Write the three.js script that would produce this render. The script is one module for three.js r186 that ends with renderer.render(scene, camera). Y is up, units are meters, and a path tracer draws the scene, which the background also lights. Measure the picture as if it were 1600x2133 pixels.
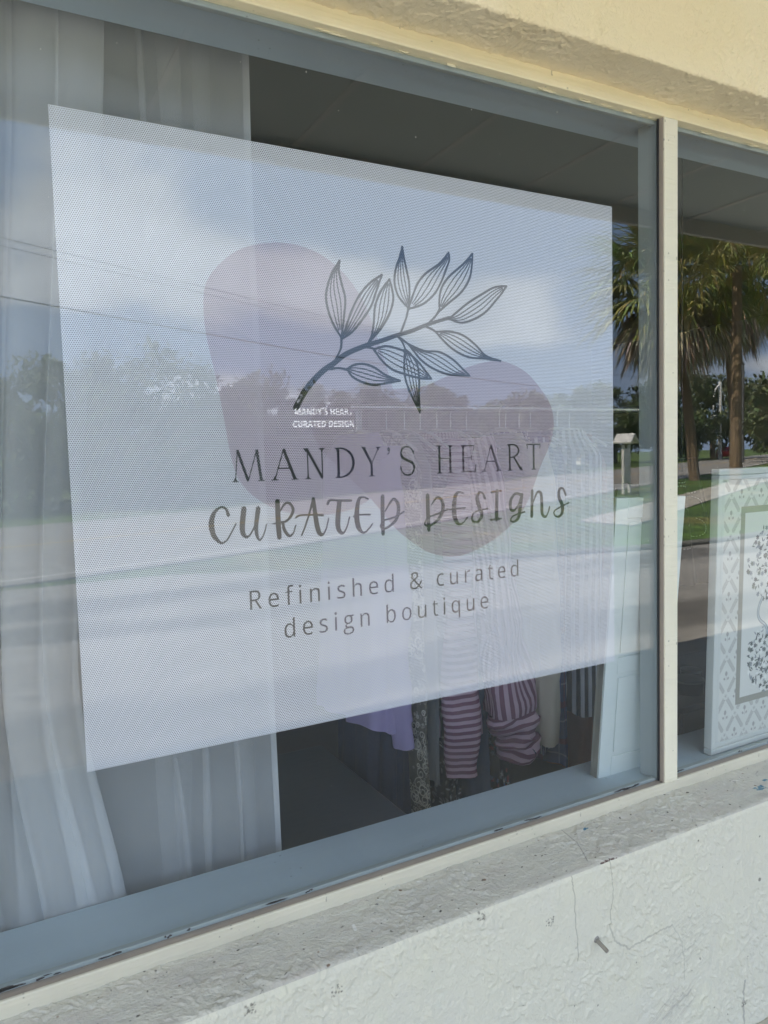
import * as THREE from 'three';
import { RoundedBoxGeometry } from 'three/addons/geometries/RoundedBoxGeometry.js';
import { mergeGeometries, mergeVertices } from 'three/addons/utils/BufferGeometryUtils.js';

// ------------------------------------------------------------------ camera, sky, sun, exposure
const scene = new THREE.Scene();
const camera = new THREE.PerspectiveCamera(68.717, 768 / 1024, 0.05, 900);
camera.position.set(0, 1.45, 1.25);
camera.up.set(0.0597, 0.9969, -0.051);
camera.lookAt(0.4742, 1.45 - 0.0733, 1.25 - 0.8774);
camera.updateMatrixWorld();

const renderer = new THREE.WebGLRenderer({ antialias: true });
renderer.toneMapping = THREE.LinearToneMapping;
renderer.toneMappingExposure = 4.05;
renderer.shadowMap.enabled = true;

// value noise, repeatable; the period makes it tile
function hash(ix, iy, seed) {
  let h = (ix * 374761393 + iy * 668265263 + seed * 2147483647) | 0;
  h = Math.imul(h ^ (h >>> 13), 1274126177); h ^= h >>> 16;
  h = Math.imul(h, 2246822519); h ^= h >>> 13;
  return (h >>> 0) / 4294967296;
}
const fade = (t) => t * t * t * (t * (t * 6 - 15) + 10);
const lerp = (a, b, t) => a + (b - a) * t;
const clamp = (v, a = 0, b = 1) => Math.min(b, Math.max(a, v));
const smooth = (a, b, v) => { const t = clamp((v - a) / (b - a)); return t * t * (3 - 2 * t); };
function vnoise(x, y, seed, px = 1e9, py = px) {
  const ix = Math.floor(x), iy = Math.floor(y), fx = fade(x - ix), fy = fade(y - iy);
  const m = (a, p) => ((a % p) + p) % p;
  const h = (a, b) => hash(m(a, px), m(b, py), seed);
  return lerp(lerp(h(ix, iy), h(ix + 1, iy), fx), lerp(h(ix, iy + 1), h(ix + 1, iy + 1), fx), fy) * 2 - 1;
}
function fbm(x, y, seed, oct = 4, px = 1e9, py = px) {
  let s = 0, a = 0.5, f = 1;
  for (let k = 0; k < oct; k++) { s += a * vnoise(x * f, y * f, seed + k * 17, px * f, py * f); a *= 0.5; f *= 2; }
  return s;
}
function rng(seed) { let s = seed >>> 0; return () => { s = (s + 0x6D2B79F5) | 0; let t = Math.imul(s ^ (s >>> 15), 1 | s); t = (t + Math.imul(t ^ (t >>> 7), 61 | t)) ^ t; return ((t ^ (t >>> 14)) >>> 0) / 4294967296; }; }

// summer sky: deep blue overhead, paler at the horizon, scattered cumulus all round
function makeSky() {
  const W = 1024, H = 512, d = new Float32Array(W * H * 4);
  for (let j = 0; j < H; j++) {
    const el = ((j + 0.5) / H - 0.5) * Math.PI;
    for (let i = 0; i < W; i++) {
      const az = ((i + 0.5) / W - 0.5) * 2 * Math.PI;
      const up = Math.max(0.0, Math.sin(el)), x = Math.cos(el) * Math.cos(az), z = Math.cos(el) * Math.sin(az);
      const t = Math.pow(1 - up, 3.5);
      let r = lerp(0.11, 0.33, t), g = lerp(0.20, 0.43, t), b = lerp(0.38, 0.59, t);
      const q = 1 / (up + 0.22), n = fbm(x * q * 1.7 + 33.5, z * q * 1.7 + 79.5, 5, 6) + 0.25 * fbm(x * q * 0.6 + 8.3, z * q * 0.6 + 2.7, 9, 3);
      const c = smooth(-0.10, 0.22, n) * smooth(0.0, 0.06, up) * 0.92;
      const lit = 0.60 + 0.24 * smooth(0.1, 0.5, n);
      r = lerp(r, 0.96 * lit, c); g = lerp(g, 1.0 * lit, c); b = lerp(b, 1.06 * lit, c);
      const o = (j * W + i) * 4; d[o] = r; d[o + 1] = g; d[o + 2] = b; d[o + 3] = 1;
    }
  }
  const t = new THREE.DataTexture(d, W, H, THREE.RGBAFormat, THREE.FloatType);
  t.mapping = THREE.EquirectangularReflectionMapping; t.magFilter = THREE.LinearFilter; t.needsUpdate = true;
  return t;
}
scene.background = makeSky();
scene.environment = scene.background;

const sun = new THREE.DirectionalLight(0xfff1dc, 4.2);
sun.position.set(-0.72 * 40, 0.85 * 40, -0.05 * 40); sun.target.position.set(0, 0, 0);
sun.castShadow = true;
Object.assign(sun.shadow.camera, { left: -60, right: 60, top: 60, bottom: -60, near: 1, far: 160 });
sun.shadow.mapSize.set(2048, 2048);
scene.add(sun, sun.target);

// ------------------------------------------------------------------ helpers
const C = (r, g, b) => new THREE.Color().setRGB(r, g, b);
function std(color, roughness = 0.8, o = {}) {
  return new THREE.MeshStandardMaterial({ color: Array.isArray(color) ? C(...color) : color, roughness, side: THREE.DoubleSide, ...o });
}
const taken = {};
function numbered(name) { const n = taken[name] = (taken[name] ?? -1) + 1; return n ? `${name}_${String(n).padStart(3, '0')}` : name; }
function tag(o, label, category, group, kind) {
  if (label) o.userData.label = label;
  if (category) o.userData.category = category;
  if (group) o.userData.group = group;
  if (kind) o.userData.kind = kind;
  return o;
}
function thing(name, label, category, pos = [0, 0, 0], turn = 0, group) {
  const o = new THREE.Group(); o.name = numbered(name); o.position.set(...pos); o.rotation.y = turn; scene.add(o);
  return tag(o, label, category, group);
}
function mesh(name, geo, mat, parent = scene) {
  const m = new THREE.Mesh(Array.isArray(geo) ? merge(geo) : geo, mat);
  m.name = parent === scene ? numbered(name) : name; m.castShadow = m.receiveShadow = true; parent.add(m);
  return m;
}
function sub(name, parent) { const g = new THREE.Group(); g.name = name; parent.add(g); return g; }
function merge(list) {
  return mergeGeometries(list.map((g) => { const n = g.index ? g.toNonIndexed() : g; for (const k of Object.keys(n.attributes)) if (!['position', 'normal', 'uv'].includes(k)) n.deleteAttribute(k); return n; }));
}
// box by its corners, softly rounded, uv in metres
function box(x0, x1, y0, y1, z0, z1, r = 0.002) {
  const w = x1 - x0, h = y1 - y0, d = z1 - z0;
  const g = r ? new RoundedBoxGeometry(w, h, d, 2, Math.min(r, w / 2.1, h / 2.1, d / 2.1)) : new THREE.BoxGeometry(w, h, d);
  g.translate((x0 + x1) / 2, (y0 + y1) / 2, (z0 + z1) / 2);
  return metreUV(g);
}
function metreUV(g) {
  if (g.index) g = g.toNonIndexed();
  const p = g.attributes.position, n = g.attributes.normal, uv = new Float32Array(p.count * 2);
  for (let i = 0; i < p.count; i += 3) {
    const a = Math.abs(n.getX(i) + n.getX(i + 1) + n.getX(i + 2)), b = Math.abs(n.getY(i) + n.getY(i + 1) + n.getY(i + 2)), c = Math.abs(n.getZ(i) + n.getZ(i + 1) + n.getZ(i + 2));
    for (let k = i; k < i + 3; k++) {
      const x = p.getX(k), y = p.getY(k), z = p.getZ(k);
      const [u, v] = a > b && a > c ? [z, y] : b > c ? [x, z] : [x, y];
      uv[2 * k] = u; uv[2 * k + 1] = v;
    }
  }
  g.setAttribute('uv', new THREE.BufferAttribute(uv, 2));
  return g;
}
function tube(points, r0, r1 = r0, seg = 24, rad = 8) {
  const curve = new THREE.CatmullRomCurve3(points.map((p) => new THREE.Vector3(...p)));
  const g = new THREE.TubeGeometry(curve, seg, 1, rad, false), p = g.attributes.position;
  const c = new THREE.Vector3(), v = new THREE.Vector3();
  for (let i = 0; i <= seg; i++) { curve.getPointAt(i / seg, c); const r = lerp(r0, r1, i / seg); for (let j = 0; j <= rad; j++) { const k = i * (rad + 1) + j; v.fromBufferAttribute(p, k).sub(c).multiplyScalar(r).add(c); p.setXYZ(k, v.x, v.y, v.z); } }
  g.computeVertexNormals();
  return g;
}
// a grid surface from a function (u, v) -> [x, y, z]; uv given or (u, v)
function sheet(nu, nv, f, uvf, flip) {
  const pos = [], uv = [], idx = [];
  for (let j = 0; j <= nv; j++) for (let i = 0; i <= nu; i++) { const u = i / nu, v = j / nv; pos.push(...f(u, v)); uv.push(...(uvf ? uvf(u, v) : [u, v])); }
  for (let j = 0; j < nv; j++) for (let i = 0; i < nu; i++) { const a = j * (nu + 1) + i, b = a + 1, c = a + nu + 1, d = c + 1; flip ? idx.push(a, d, b, a, c, d) : idx.push(a, b, d, a, d, c); }
  const g = new THREE.BufferGeometry();
  g.setAttribute('position', new THREE.Float32BufferAttribute(pos, 3)); g.setAttribute('uv', new THREE.Float32BufferAttribute(uv, 2));
  g.setIndex(idx); g.computeVertexNormals();
  return g;
}
function dataTexture(w, h, f, srgb, repeat) {
  const d = new Uint8Array(w * h * 4);
  for (let j = 0; j < h; j++) for (let i = 0; i < w; i++) { const v = f(i / w, j / h), o = (j * w + i) * 4; const a = typeof v === 'number' ? [v, v, v] : v; for (let k = 0; k < 3; k++) d[o + k] = clamp(a[k]) * 255; d[o + 3] = 255; }
  const t = new THREE.DataTexture(d, w, h); t.wrapS = t.wrapT = THREE.RepeatWrapping; t.magFilter = THREE.LinearFilter; t.minFilter = THREE.LinearFilter;
  if (srgb) t.colorSpace = THREE.SRGBColorSpace;
  if (repeat) t.repeat.set(...repeat);
  t.needsUpdate = true;
  return t;
}
function canvasTexture(w, h, draw) {
  const c = document.createElement('canvas'); c.width = w; c.height = h; draw(c.getContext('2d'), w, h);
  const t = new THREE.CanvasTexture(c); t.colorSpace = THREE.SRGBColorSpace; t.magFilter = THREE.LinearFilter; t.wrapS = t.wrapT = THREE.ClampToEdgeWrapping;
  return t;
}
function again(t, rx, ry, ox = 0, oy = 0, wrap = THREE.RepeatWrapping) { const c = t.clone(); c.repeat.set(rx, ry); c.offset.set(ox, oy); c.wrapS = c.wrapT = wrap; c.needsUpdate = true; return c; }

// ------------------------------------------------------------------ shared textures
// hand-trowelled stucco relief: flat-topped islands with ragged edges, a few drags, grit
const stuccoBump = dataTexture(1024, 1024, (u, v) => {
  const P = 8, x = u * P, y = v * P;
  return 0.5 + vnoise(x * 62, y * 62, 7, P * 62) * 0.20 + vnoise(x * 30, y * 30, 8, P * 30) * 0.16 + fbm(x * 6, y * 6, 9, 3, P * 6) * 0.3;
});
// height of the trowelled coat in metres at a place on the wall: clumps, wandering lips, runs, slow waves
function stucco(x, y, seed, amt) {
  const X = x * 7, Y = y * 7;
  const wx = fbm(X * 2.6, Y * 2.6, seed + 1, 3) * 0.5, wy = fbm(X * 2.6, Y * 2.6, seed + 2, 3) * 0.5;
  const patchy = smooth(-0.16, 0.22, fbm(X * 0.9, Y * 0.9, seed + 3, 3));
  const clump = smooth(0.04, 0.13, fbm((X + wx) * 9, (Y + wy) * 6.5, seed + 4, 3)) * patchy;
  const n = fbm((X + wx) * 2.3, (Y + wy) * 1.7, seed + 5, 4), lip = smooth(0.06, 0.0, Math.abs(n)) * smooth(-0.12, 0.16, fbm(X * 1.4, Y * 1.4, seed + 6, 3)), step = smooth(-0.03, 0.03, n) * 0.45;
  const run = smooth(0.12, 0.32, fbm(X * 5.5, Y * 0.8, seed + 7, 3)) * smooth(0.0, 0.3, fbm(X * 0.8, Y * 0.8, seed + 8, 2));
  return amt * (clump * 0.0019 + lip * 0.0016 + step * 0.0011 + run * 0.0013 + fbm(X * 0.7, Y * 0.7, seed + 9, 3) * 0.003 + fbm(X * 16, Y * 13, seed + 10, 2) * 0.0011);
}
const grainBump = dataTexture(512, 512, (u, v) => 0.5 + 0.35 * fbm(u * 4, v * 40, 12, 4, 4, 40) + 0.2 * fbm(u * 24, v * 24, 13, 3, 24));
const speckle = (base, amp, seed) => dataTexture(512, 512, (u, v) => { const n = fbm(u * 6, v * 6, seed, 5, 6) * amp + vnoise(u * 128, v * 128, seed + 5, 128) * amp * 0.4; return base.map((c) => c * (1 + n)); }, true);

// ------------------------------------------------------------------ ground, street
const structure = (o) => { o.userData.kind = 'structure'; return o; };
function flat(name, pts, y, mat) {
  const g = new THREE.ShapeGeometry(new THREE.Shape(pts.map(([x, z]) => new THREE.Vector2(x, -z)))); g.rotateX(-Math.PI / 2); g.translate(0, y, 0);
  const p = g.attributes.position, uv = g.attributes.uv; for (let i = 0; i < p.count; i++) uv.setXY(i, p.getX(i), p.getZ(i));
  return structure(mesh(name, g, mat));
}
const lawnMap = dataTexture(512, 512, (u, v) => { const n = fbm(u * 5, v * 5, 61, 5, 5), f = vnoise(u * 128, v * 128, 62, 128); const k = 1 + 0.35 * n + 0.3 * f, dry = smooth(0.05, 0.4, fbm(u * 3, v * 3, 66, 4, 3)); return [lerp(0.30, 0.42, dry) * k, lerp(0.40, 0.43, dry) * k, lerp(0.16, 0.22, dry) * k]; }, true);
const lawnMat = std([1, 1, 1], 0.95, { map: again(lawnMap, 0.22, 0.22) });
const asphaltShadowMap = dataTexture(512, 512, (u, v) => { const n = fbm(u * 2, v * 9, 81, 5, 2, 9), s = smooth(0.0, 0.3, fbm(u * 2, v * 5, 84, 4, 2, 5)), f = vnoise(u * 128, v * 128, 86, 128); const k = (1 + 0.12 * n + 0.08 * f) * lerp(1, 0.74, s); return [0.60 * k, 0.59 * k, 0.57 * k]; }, true), concreteMap = speckle([0.70, 0.68, 0.63], 0.08, 91);  // lot map: asphalt grain, with palm-shadow streaks painted into the colour
flat('lawn', [[-400, -60], [400, -60], [400, 400], [-400, 400]], -0.02, lawnMat);
flat('parking_lot', [[-40, 2.4], [60, 2.4], [60, 11.5], [12, 6.5], [9, 6.3], [5.5, 7.2], [2, 8.6], [-40, 8.3]], 0.0, std([1, 1, 1], 0.92, { map: again(asphaltShadowMap, 0.12, 0.25) }));
structure(mesh('walkway', box(-14, 20, -0.1, 0.06, 0.15, 2.42, 0.01), std([1, 1, 1], 0.9, { map: again(concreteMap, 0.6, 0.6) })));
// the road runs past the shop and then swings away from it to the right
const roadZ = (x) => 8.1 + 0.53 * 2.5 * Math.log(1 + Math.exp((x - 0.5) / 2.5));
function strip(name, x0, x1, off0, off1, y, mat) {
  const n = 90, xs = (u) => x0 + (x1 - x0) * u;
  return structure(mesh(name, sheet(n, 1, (u, v) => [xs(u), y, roadZ(xs(u)) + (v ? off1 : off0)], (u, v) => [xs(u), roadZ(xs(u)) + (v ? off1 : off0)], true), mat));
}
strip('road', -60, 150, 0, 10, 0.004, std([1, 1, 1], 0.92, { map: again(speckle([0.58, 0.57, 0.55], 0.08, 85), 0.3, 0.3) }));
strip('lane_line', -60, 150, 4.8, 4.98, 0.008, std([0.62, 0.40, 0.06], 0.8));
strip('lane_line', -60, 150, 0.35, 0.5, 0.008, std([0.62, 0.62, 0.58], 0.8));
strip('sidewalk', 11, 120, -4.6, -3.1, 0.004, std([1, 1, 1], 0.9, { map: again(concreteMap, 0.5, 0.5) }));
const curbPts = [[5.5, 7.2], [9, 6.3], [12, 6.5], [30, 8.4], [60, 11.5]].map(([x, z]) => [x, 0.03, z + 0.07]);
structure(mesh('kerb', tube(curbPts, 0.05, 0.05, 60, 6), std([0.20, 0.20, 0.18], 0.9)));

// ------------------------------------------------------------------ shop building: stucco shell, eave, window frames, room
const GX0 = -1.6, GX1 = 1.4155, MX1 = 1.463, RX1 = 4.4;   // left pane, mullion, right pane
const GY0 = 0.645, GY1 = 2.202, FZ = 0.018, WALLZ = 0.152, HEADZ = 0.137, RAIL0 = 0.616, RAIL1 = 2.235, SOFFIT = 3.0, EAVEZ = 2.3;
const shop = thing('shop_building', 'stucco shop front with cream header, deep eave and big fixed windows', 'building');

// marks on the lower wall: hairline cracks, painted shading of a raised ridge, a drip run, scuffs and dirt, drawn where they are
const wallMarks = canvasTexture(2048, 614, (g, w, h) => {   // x -0.25..2.25 m, y 0..0.75 m
  const X = (x) => (x + 0.25) / 2.5 * w, Y = (y) => (1 - y / 0.75) * h, r = rng(5);
  g.fillStyle = 'rgb(235,234,222)'; g.fillRect(0, 0, w, h);
  for (let k = 0; k < 900; k++) { const s = 4 + r() * 26; g.globalAlpha = 0.02 + r() * 0.03; g.fillStyle = r() < 0.5 ? 'rgb(214,213,203)' : 'rgb(242,241,230)'; g.beginPath(); g.ellipse(r() * w, r() * h, s, s * (0.4 + r() * 1.8), 0, 0, 7); g.fill(); }
  const line = (pts, wd, col, al) => { g.globalAlpha = al; g.strokeStyle = col; g.lineWidth = wd; g.lineJoin = 'round'; g.beginPath(); pts.forEach(([x, y], i) => { const a = X(x) + (r() - 0.5) * 2, b = Y(y) + (r() - 0.5) * 2; i ? g.lineTo(a, b) : g.moveTo(a, b); }); g.stroke(); };
  const jag = (pts, n = 8) => { const o = []; for (let i = 0; i < pts.length - 1; i++) for (let k = 0; k < n; k++) { const t = k / n; o.push([lerp(pts[i][0], pts[i + 1][0], t) + (r() - 0.5) * 0.003, lerp(pts[i][1], pts[i + 1][1], t) + (r() - 0.5) * 0.003]); } o.push(pts[pts.length - 1]); return o; };
  line(jag([[0.996, 0.61], [1.001, 0.577], [1.006, 0.5], [1.01, 0.422]]), 1.6, 'rgb(96,96,90)', 0.34);  // soft shading of a raised ridge, drawn as a dark line
  line(jag([[1.1, 0.608], [1.106, 0.545], [1.099, 0.464]]), 1.5, 'rgb(110,110,104)', 0.38);
  line(jag([[1.099, 0.464], [1.112, 0.428], [1.153, 0.397], [1.24, 0.405], [1.285, 0.406]]), 3, 'rgb(140,140,136)', 0.32);
  line(jag([[1.285, 0.406], [1.316, 0.357], [1.324, 0.264]]), 2, 'rgb(150,150,146)', 0.25);
  line(jag([[1.347, 0.233], [1.316, 0.222], [1.255, 0.195]]), 5, 'rgb(165,164,160)', 0.3);
  line(jag([[1.531, 0.187], [1.528, 0.14], [1.53, 0.05]]), 5, 'rgb(120,120,124)', 0.35);
  for (let k = 0; k < 60; k++) { const x = 1.24 + r() * 0.13, y = 0.30 + r() * 0.1; line([[x, y], [x + 0.03 + r() * 0.03, y + 0.01 + r() * 0.012]], 1, 'rgb(130,130,128)', 0.12); }
  for (let k = 0; k < 50; k++) { const x = 1.2 + r() * 0.12, y = 0.17 + r() * 0.06; line([[x, y], [x + 0.05, y + 0.03]], 1.4, 'rgb(150,148,144)', 0.14); }
  for (let k = 0; k < 230; k++) { const x = r() * w, y = Math.pow(r(), 0.7) * h, s = 0.5 + r() * r() * 3; g.globalAlpha = 0.25 + r() * 0.4; g.fillStyle = 'rgb(92,90,84)'; g.beginPath(); g.ellipse(x, y, s, s * (0.5 + r()), r() * 3, 0, 7); g.fill(); }
  for (const [x, y] of [[0.938, 0.528], [0.772, 0.592], [0.476, 0.564], [0.327, 0.589], [1.53, 0.13]]) for (let k = 0; k < 26; k++) { g.globalAlpha = 0.4; g.fillStyle = 'rgb(80,78,72)'; g.fillRect(X(x) + (r() - 0.5) * 16, Y(y) + (r() - 0.5) * 14, 1 + r() * 2, 1 + r() * 2); }
  g.globalAlpha = 1;
});
const ledgeMarks = canvasTexture(2048, 160, (g, w, h) => {   // x -0.25..2.25 m, z 0..0.16 m (top row = at the frame)
  const X = (x) => (x + 0.25) / 2.5 * w, Y = (z) => z / 0.16 * h, r = rng(15);
  g.fillStyle = 'rgb(216,215,207)'; g.fillRect(0, 0, w, h);
  for (let k = 0; k < 700; k++) { const s = 3 + r() * 22; g.globalAlpha = 0.05 + r() * 0.08; g.fillStyle = ['rgb(178,176,176)', 'rgb(226,226,220)', 'rgb(196,188,188)'][(r() * 3) | 0]; g.beginPath(); g.ellipse(r() * w, r() * h, s * 2, s * 0.6, 0, 0, 7); g.fill(); }
  for (let k = 0; k < 420; k++) { g.globalAlpha = 0.35 + r() * 0.55; g.fillStyle = r() < 0.8 ? 'rgb(72,70,66)' : 'rgb(120,96,80)'; const s = 0.6 + r() * r() * 3.2; g.beginPath(); g.ellipse(r() * w, r() * h, s, s * (0.35 + r() * 0.5), r() * 3, 0, 7); g.fill(); }
  for (let k = 0; k < 60; k++) { g.globalAlpha = 0.5; g.strokeStyle = 'rgb(90,88,84)'; g.lineWidth = 1; const x = r() * w, y = r() * h; g.beginPath(); g.moveTo(x, y); g.lineTo(x + (r() - 0.5) * 30, y + (r() - 0.5) * 14); g.stroke(); }
  for (const [x, z, s] of [[1.65, 0.055, 13], [1.74, 0.05, 12], [1.14, 0.12, 5], [1.70, 0.075, 6]]) for (let k = 0; k < 60; k++) { g.globalAlpha = 0.35; g.fillStyle = 'rgb(58,118,156)'; g.beginPath(); g.ellipse(X(x) + (r() - 0.5) * s * 2, Y(z) + (r() - 0.5) * s, 1 + r() * s * 0.22, 0.6 + r() * s * 0.12, r() * 3, 0, 7); g.fill(); }
  for (let k = 0; k < 140; k++) { g.globalAlpha = 0.6; g.fillStyle = 'rgb(70,44,40)'; g.fillRect(X(1.1) + (r() - 0.5) * 34, 2 + r() * 10, 1 + r() * 2, 1 + r() * 2); }
  for (const [x, z, l] of [[0.52, 0.02, 7], [0.545, 0.07, 14]]) { g.globalAlpha = 0.9; g.strokeStyle = 'rgb(244,245,246)'; g.lineWidth = 5; g.lineCap = 'round'; g.beginPath(); g.moveTo(X(x), Y(z)); g.lineTo(X(x) + 2, Y(z) + l); g.stroke(); }
  g.globalAlpha = 0.5; g.strokeStyle = 'rgb(110,108,106)'; g.lineWidth = 1.4; g.beginPath(); g.moveTo(X(1.06), Y(0.03)); g.lineTo(X(1.085), Y(0.09)); g.lineTo(X(1.09), Y(0.15)); g.stroke();
  g.globalAlpha = 1;
});
const stuccoLow = std([0.775, 0.768, 0.735], 0.85, { map: again(wallMarks, 1 / 2.5, 1 / 0.75, 0.1, 0, THREE.MirroredRepeatWrapping), bumpMap: again(stuccoBump, 1 / 1.1, 1 / 1.3), bumpScale: 0.0020 });
const ledgeMat = std([0.80, 0.79, 0.765], 0.85, { map: again(ledgeMarks, 1 / 2.5, 1 / 0.16, 0.1, 0, THREE.MirroredRepeatWrapping), bumpMap: again(stuccoBump, 1 / 1.1, 1 / 0.7), bumpScale: 0.0020 });
const creamMap = dataTexture(512, 512, (u, v) => { const n = fbm(u * 4, v * 4, 33, 5, 4); const t = smooth(-0.3, 0.4, n); return [lerp(0.915, 0.928, t), lerp(0.85, 0.872, t), lerp(0.70, 0.74, t)]; }, true);
const stuccoTop = std([1, 1, 1], 0.85, { map: again(creamMap, 0.8, 0.8), bumpMap: again(stuccoBump, 1 / 1.2, 1 / 1.2, 0.3, 0.2), bumpScale: 0.0020 });

// stucco sheet swept along x over a (z, y) profile, with the trowelled unevenness as real relief
function stuccoSweep(profile, xs, seed, amp, uvf, flip, from = 0, to = profile.length - 1) {
  let pts = profile.map((p) => [...p]), nor = [];
  pts.forEach((p, i) => { const a = pts[Math.max(0, i - 1)], b = pts[Math.min(pts.length - 1, i + 1)]; const dz = b[0] - a[0], dy = b[1] - a[1], l = Math.hypot(dz, dy); nor.push([-dy / l, dz / l]); });
  let s = 0; let arc = pts.map((p, i) => (i ? (s += Math.hypot(p[0] - pts[i - 1][0], p[1] - pts[i - 1][1])) : 0));
  [pts, nor, arc] = [pts, nor, arc].map((l) => l.slice(from, to + 1));
  const nv = pts.length - 1, nu = xs.length - 1;
  return sheet(nu, nv, (u, v) => {
    const i = Math.round(u * nu), j = Math.round(v * nv), x = xs[i], t = arc[j];
    const d = amp * stucco(x, t, seed, 1);
    return [x, pts[j][1] + nor[j][1] * d, pts[j][0] + nor[j][0] * d];
  }, (u, v) => uvf(xs[Math.round(u * nu)], pts[Math.round(v * nv)]), flip);
}
const span = (a, b, n) => Array.from({ length: n + 1 }, (_, i) => lerp(a, b, i / n));
const xsFine = [...span(-8, -0.2, 30), ...span(-0.19, 2.1, 900), ...span(2.11, 2.8, 80), ...span(2.9, 10, 50)];
{
  const ledge = span(0.0, 1, 52).map((t) => [lerp(FZ - 0.004, WALLZ - 0.010, t), RAIL0 + 0.001 - 0.012 * t]);
  const y1 = ledge[ledge.length - 1][1];
  const round_ = span(0, 1, 4).map((t) => { const a = t * Math.PI / 2; return [WALLZ - 0.010 + 0.010 * Math.sin(a), y1 - 0.010 + 0.010 * Math.cos(a)]; });
  const wall = [...span(y1 - 0.0125, 0.06, 210).map((y) => [WALLZ, y]), [WALLZ, -0.05]];
  const full = [...ledge, ...round_.slice(1), ...wall];
  // the profile runs from the frame outwards and down, so its left-hand normal points up and out
  const cut = ledge.length + 2;
  const lg = stuccoSweep(full, xsFine, 40, 1, (x, p) => [x, p[0]], true, 0, cut - 1);
  const wg = stuccoSweep(full, xsFine, 40, 1, (x, p) => [x, p[1]], true, cut - 1);
  mesh('sill_ledge', lg, ledgeMat, shop); mesh('lower_wall', wg, stuccoLow, shop);
  mesh('wall_core', box(-8, 10, 0, RAIL0 - 0.03, -0.18, WALLZ - 0.02, 0), std([0.5, 0.5, 0.48]), shop);
  const under = span(0, 1, 40).map((t) => [lerp(FZ - 0.004, HEADZ - 0.005, t), RAIL1 - 0.001 - 0.003 * t]);
  const u1 = under[under.length - 1][1];
  const rnd = span(0, 1, 4).map((t) => { const a = t * Math.PI / 2; return [HEADZ - 0.005 + 0.005 * Math.sin(a), u1 + 0.005 - 0.005 * Math.cos(a)]; });
  const face = [...span(u1 + 0.008, 2.68, 150).map((y) => [HEADZ, y]), ...span(2.70, SOFFIT + 0.02, 8).map((y) => [HEADZ, y])];
  mesh('header_wall', stuccoSweep([...under, ...rnd.slice(1), ...face], [...span(-8, 0.3, 40), ...span(0.31, 2.2, 640), ...span(2.21, 2.8, 80), ...span(2.9, 10, 40)], 90, -1, (x, p) => [x, p[1] + p[0]]), stuccoTop, shop);
  mesh('header_core', box(-8, 10, RAIL1 + 0.03, SOFFIT + 0.1, -0.138, HEADZ - 0.02, 0), std([0.5, 0.5, 0.48]), shop);
}
// eave: soffit of wide panels with open joints, a fascia board in front, the roof slab above
{
  const eave = sub('eave', shop), soffitMat = std([0.70, 0.76, 0.72], 0.8, { bumpMap: again(grainBump, 1, 0.3), bumpScale: 0.001 });
  for (let k = -12; k < 14; k++) { const x = 1.47 + k * 0.715; mesh('batten', box(x - 0.010, x + 0.014, SOFFIT - 0.014, SOFFIT - 0.0005, 0.15, EAVEZ - 0.002, 0.002), std([0.86, 0.85, 0.80], 0.7), eave); mesh('soffit_panel', box(x + 0.005, x + 0.71, SOFFIT, SOFFIT + 0.012, 0.15, EAVEZ + 0.03, 0.002), soffitMat, eave); }
  mesh('fascia', box(-8, 12, 2.9, SOFFIT + 0.17, EAVEZ, EAVEZ + 0.035, 0.004), std([0.70, 0.68, 0.62], 0.7), eave);
  mesh('roof_slab', box(-8, 12, SOFFIT + 0.02, SOFFIT + 0.16, -6.2, EAVEZ, 0), std([0.3, 0.3, 0.3]), eave);
}
// window frames
const frameBump = { bumpMap: again(grainBump, 2, 6), bumpScale: 0.0012 };
const paintMap = (base, seed) => dataTexture(512, 512, (u, v) => { const n = fbm(u * 5, v * 5, seed, 5, 5), d = vnoise(u * 90, v * 90, seed + 3, 90) > 0.93 && fbm(u * 7, v * 7, seed + 9, 3, 7) > 0.1 ? 0.8 : 1; return base.map((c) => c * (1 + 0.035 * n) * d); }, true);
const warmLitPaint = std([1, 1, 1], 0.6, { map: again(paintMap([0.93, 0.885, 0.745], 121), 1.3, 1.3), ...frameBump });  // frame colour for the top, warm ground bounce put into it
const midLitPaint = std([1, 1, 1], 0.6, { map: again(paintMap([0.885, 0.87, 0.795], 131), 1.7, 1.1), ...frameBump });  // same frame colour, toned halfway between warm and cool light
const coolLitPaint = std([1, 1, 1], 0.62, { map: again(paintMap([0.80, 0.785, 0.72], 141), 1.6, 1.6), ...frameBump });  // same frame colour for the bottom, toned for the cooler light there
const dirtyWood = std([1, 1, 1], 0.85, { map: again(paintMap([0.62, 0.58, 0.54], 151), 2.4, 2.4), ...frameBump });
const innerPaint = std([1, 1, 1], 0.55, { map: again(paintMap([0.70, 0.755, 0.785], 161), 1.2, 1.2), bumpMap: again(grainBump, 1, 3), bumpScale: 0.0006 });
const beadPaint = std([1, 1, 1], 0.6, { map: again(paintMap([0.66, 0.69, 0.685], 171), 1.6, 1.6), ...frameBump });
const frame = sub('window_frame', shop);
mesh('top_rail', box(-2, 5, GY1, RAIL1 + 0.02, -0.03, FZ, 0.003), warmLitPaint, frame);
mesh('bottom_rail', box(-2, 5, RAIL0 - 0.02, GY0 - 0.001, 0.0105, FZ, 0.003), coolLitPaint, frame);
mesh('glazing_rebate', box(-2, 5, RAIL0 - 0.02, GY0 - 0.003, -0.03, 0.0100, 0.001), dirtyWood, frame);
mesh('mullion', box(GX1 + 0.0035, MX1, GY0 - 0.002, GY1 + 0.001, -0.0005, FZ - 0.001, 0.0025), midLitPaint, frame);
mesh('mullion_side', box(GX1 + 0.0005, GX1 + 0.003, GY0, GY1, 0.001, FZ - 0.004, 0.001), dirtyWood, frame);
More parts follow.
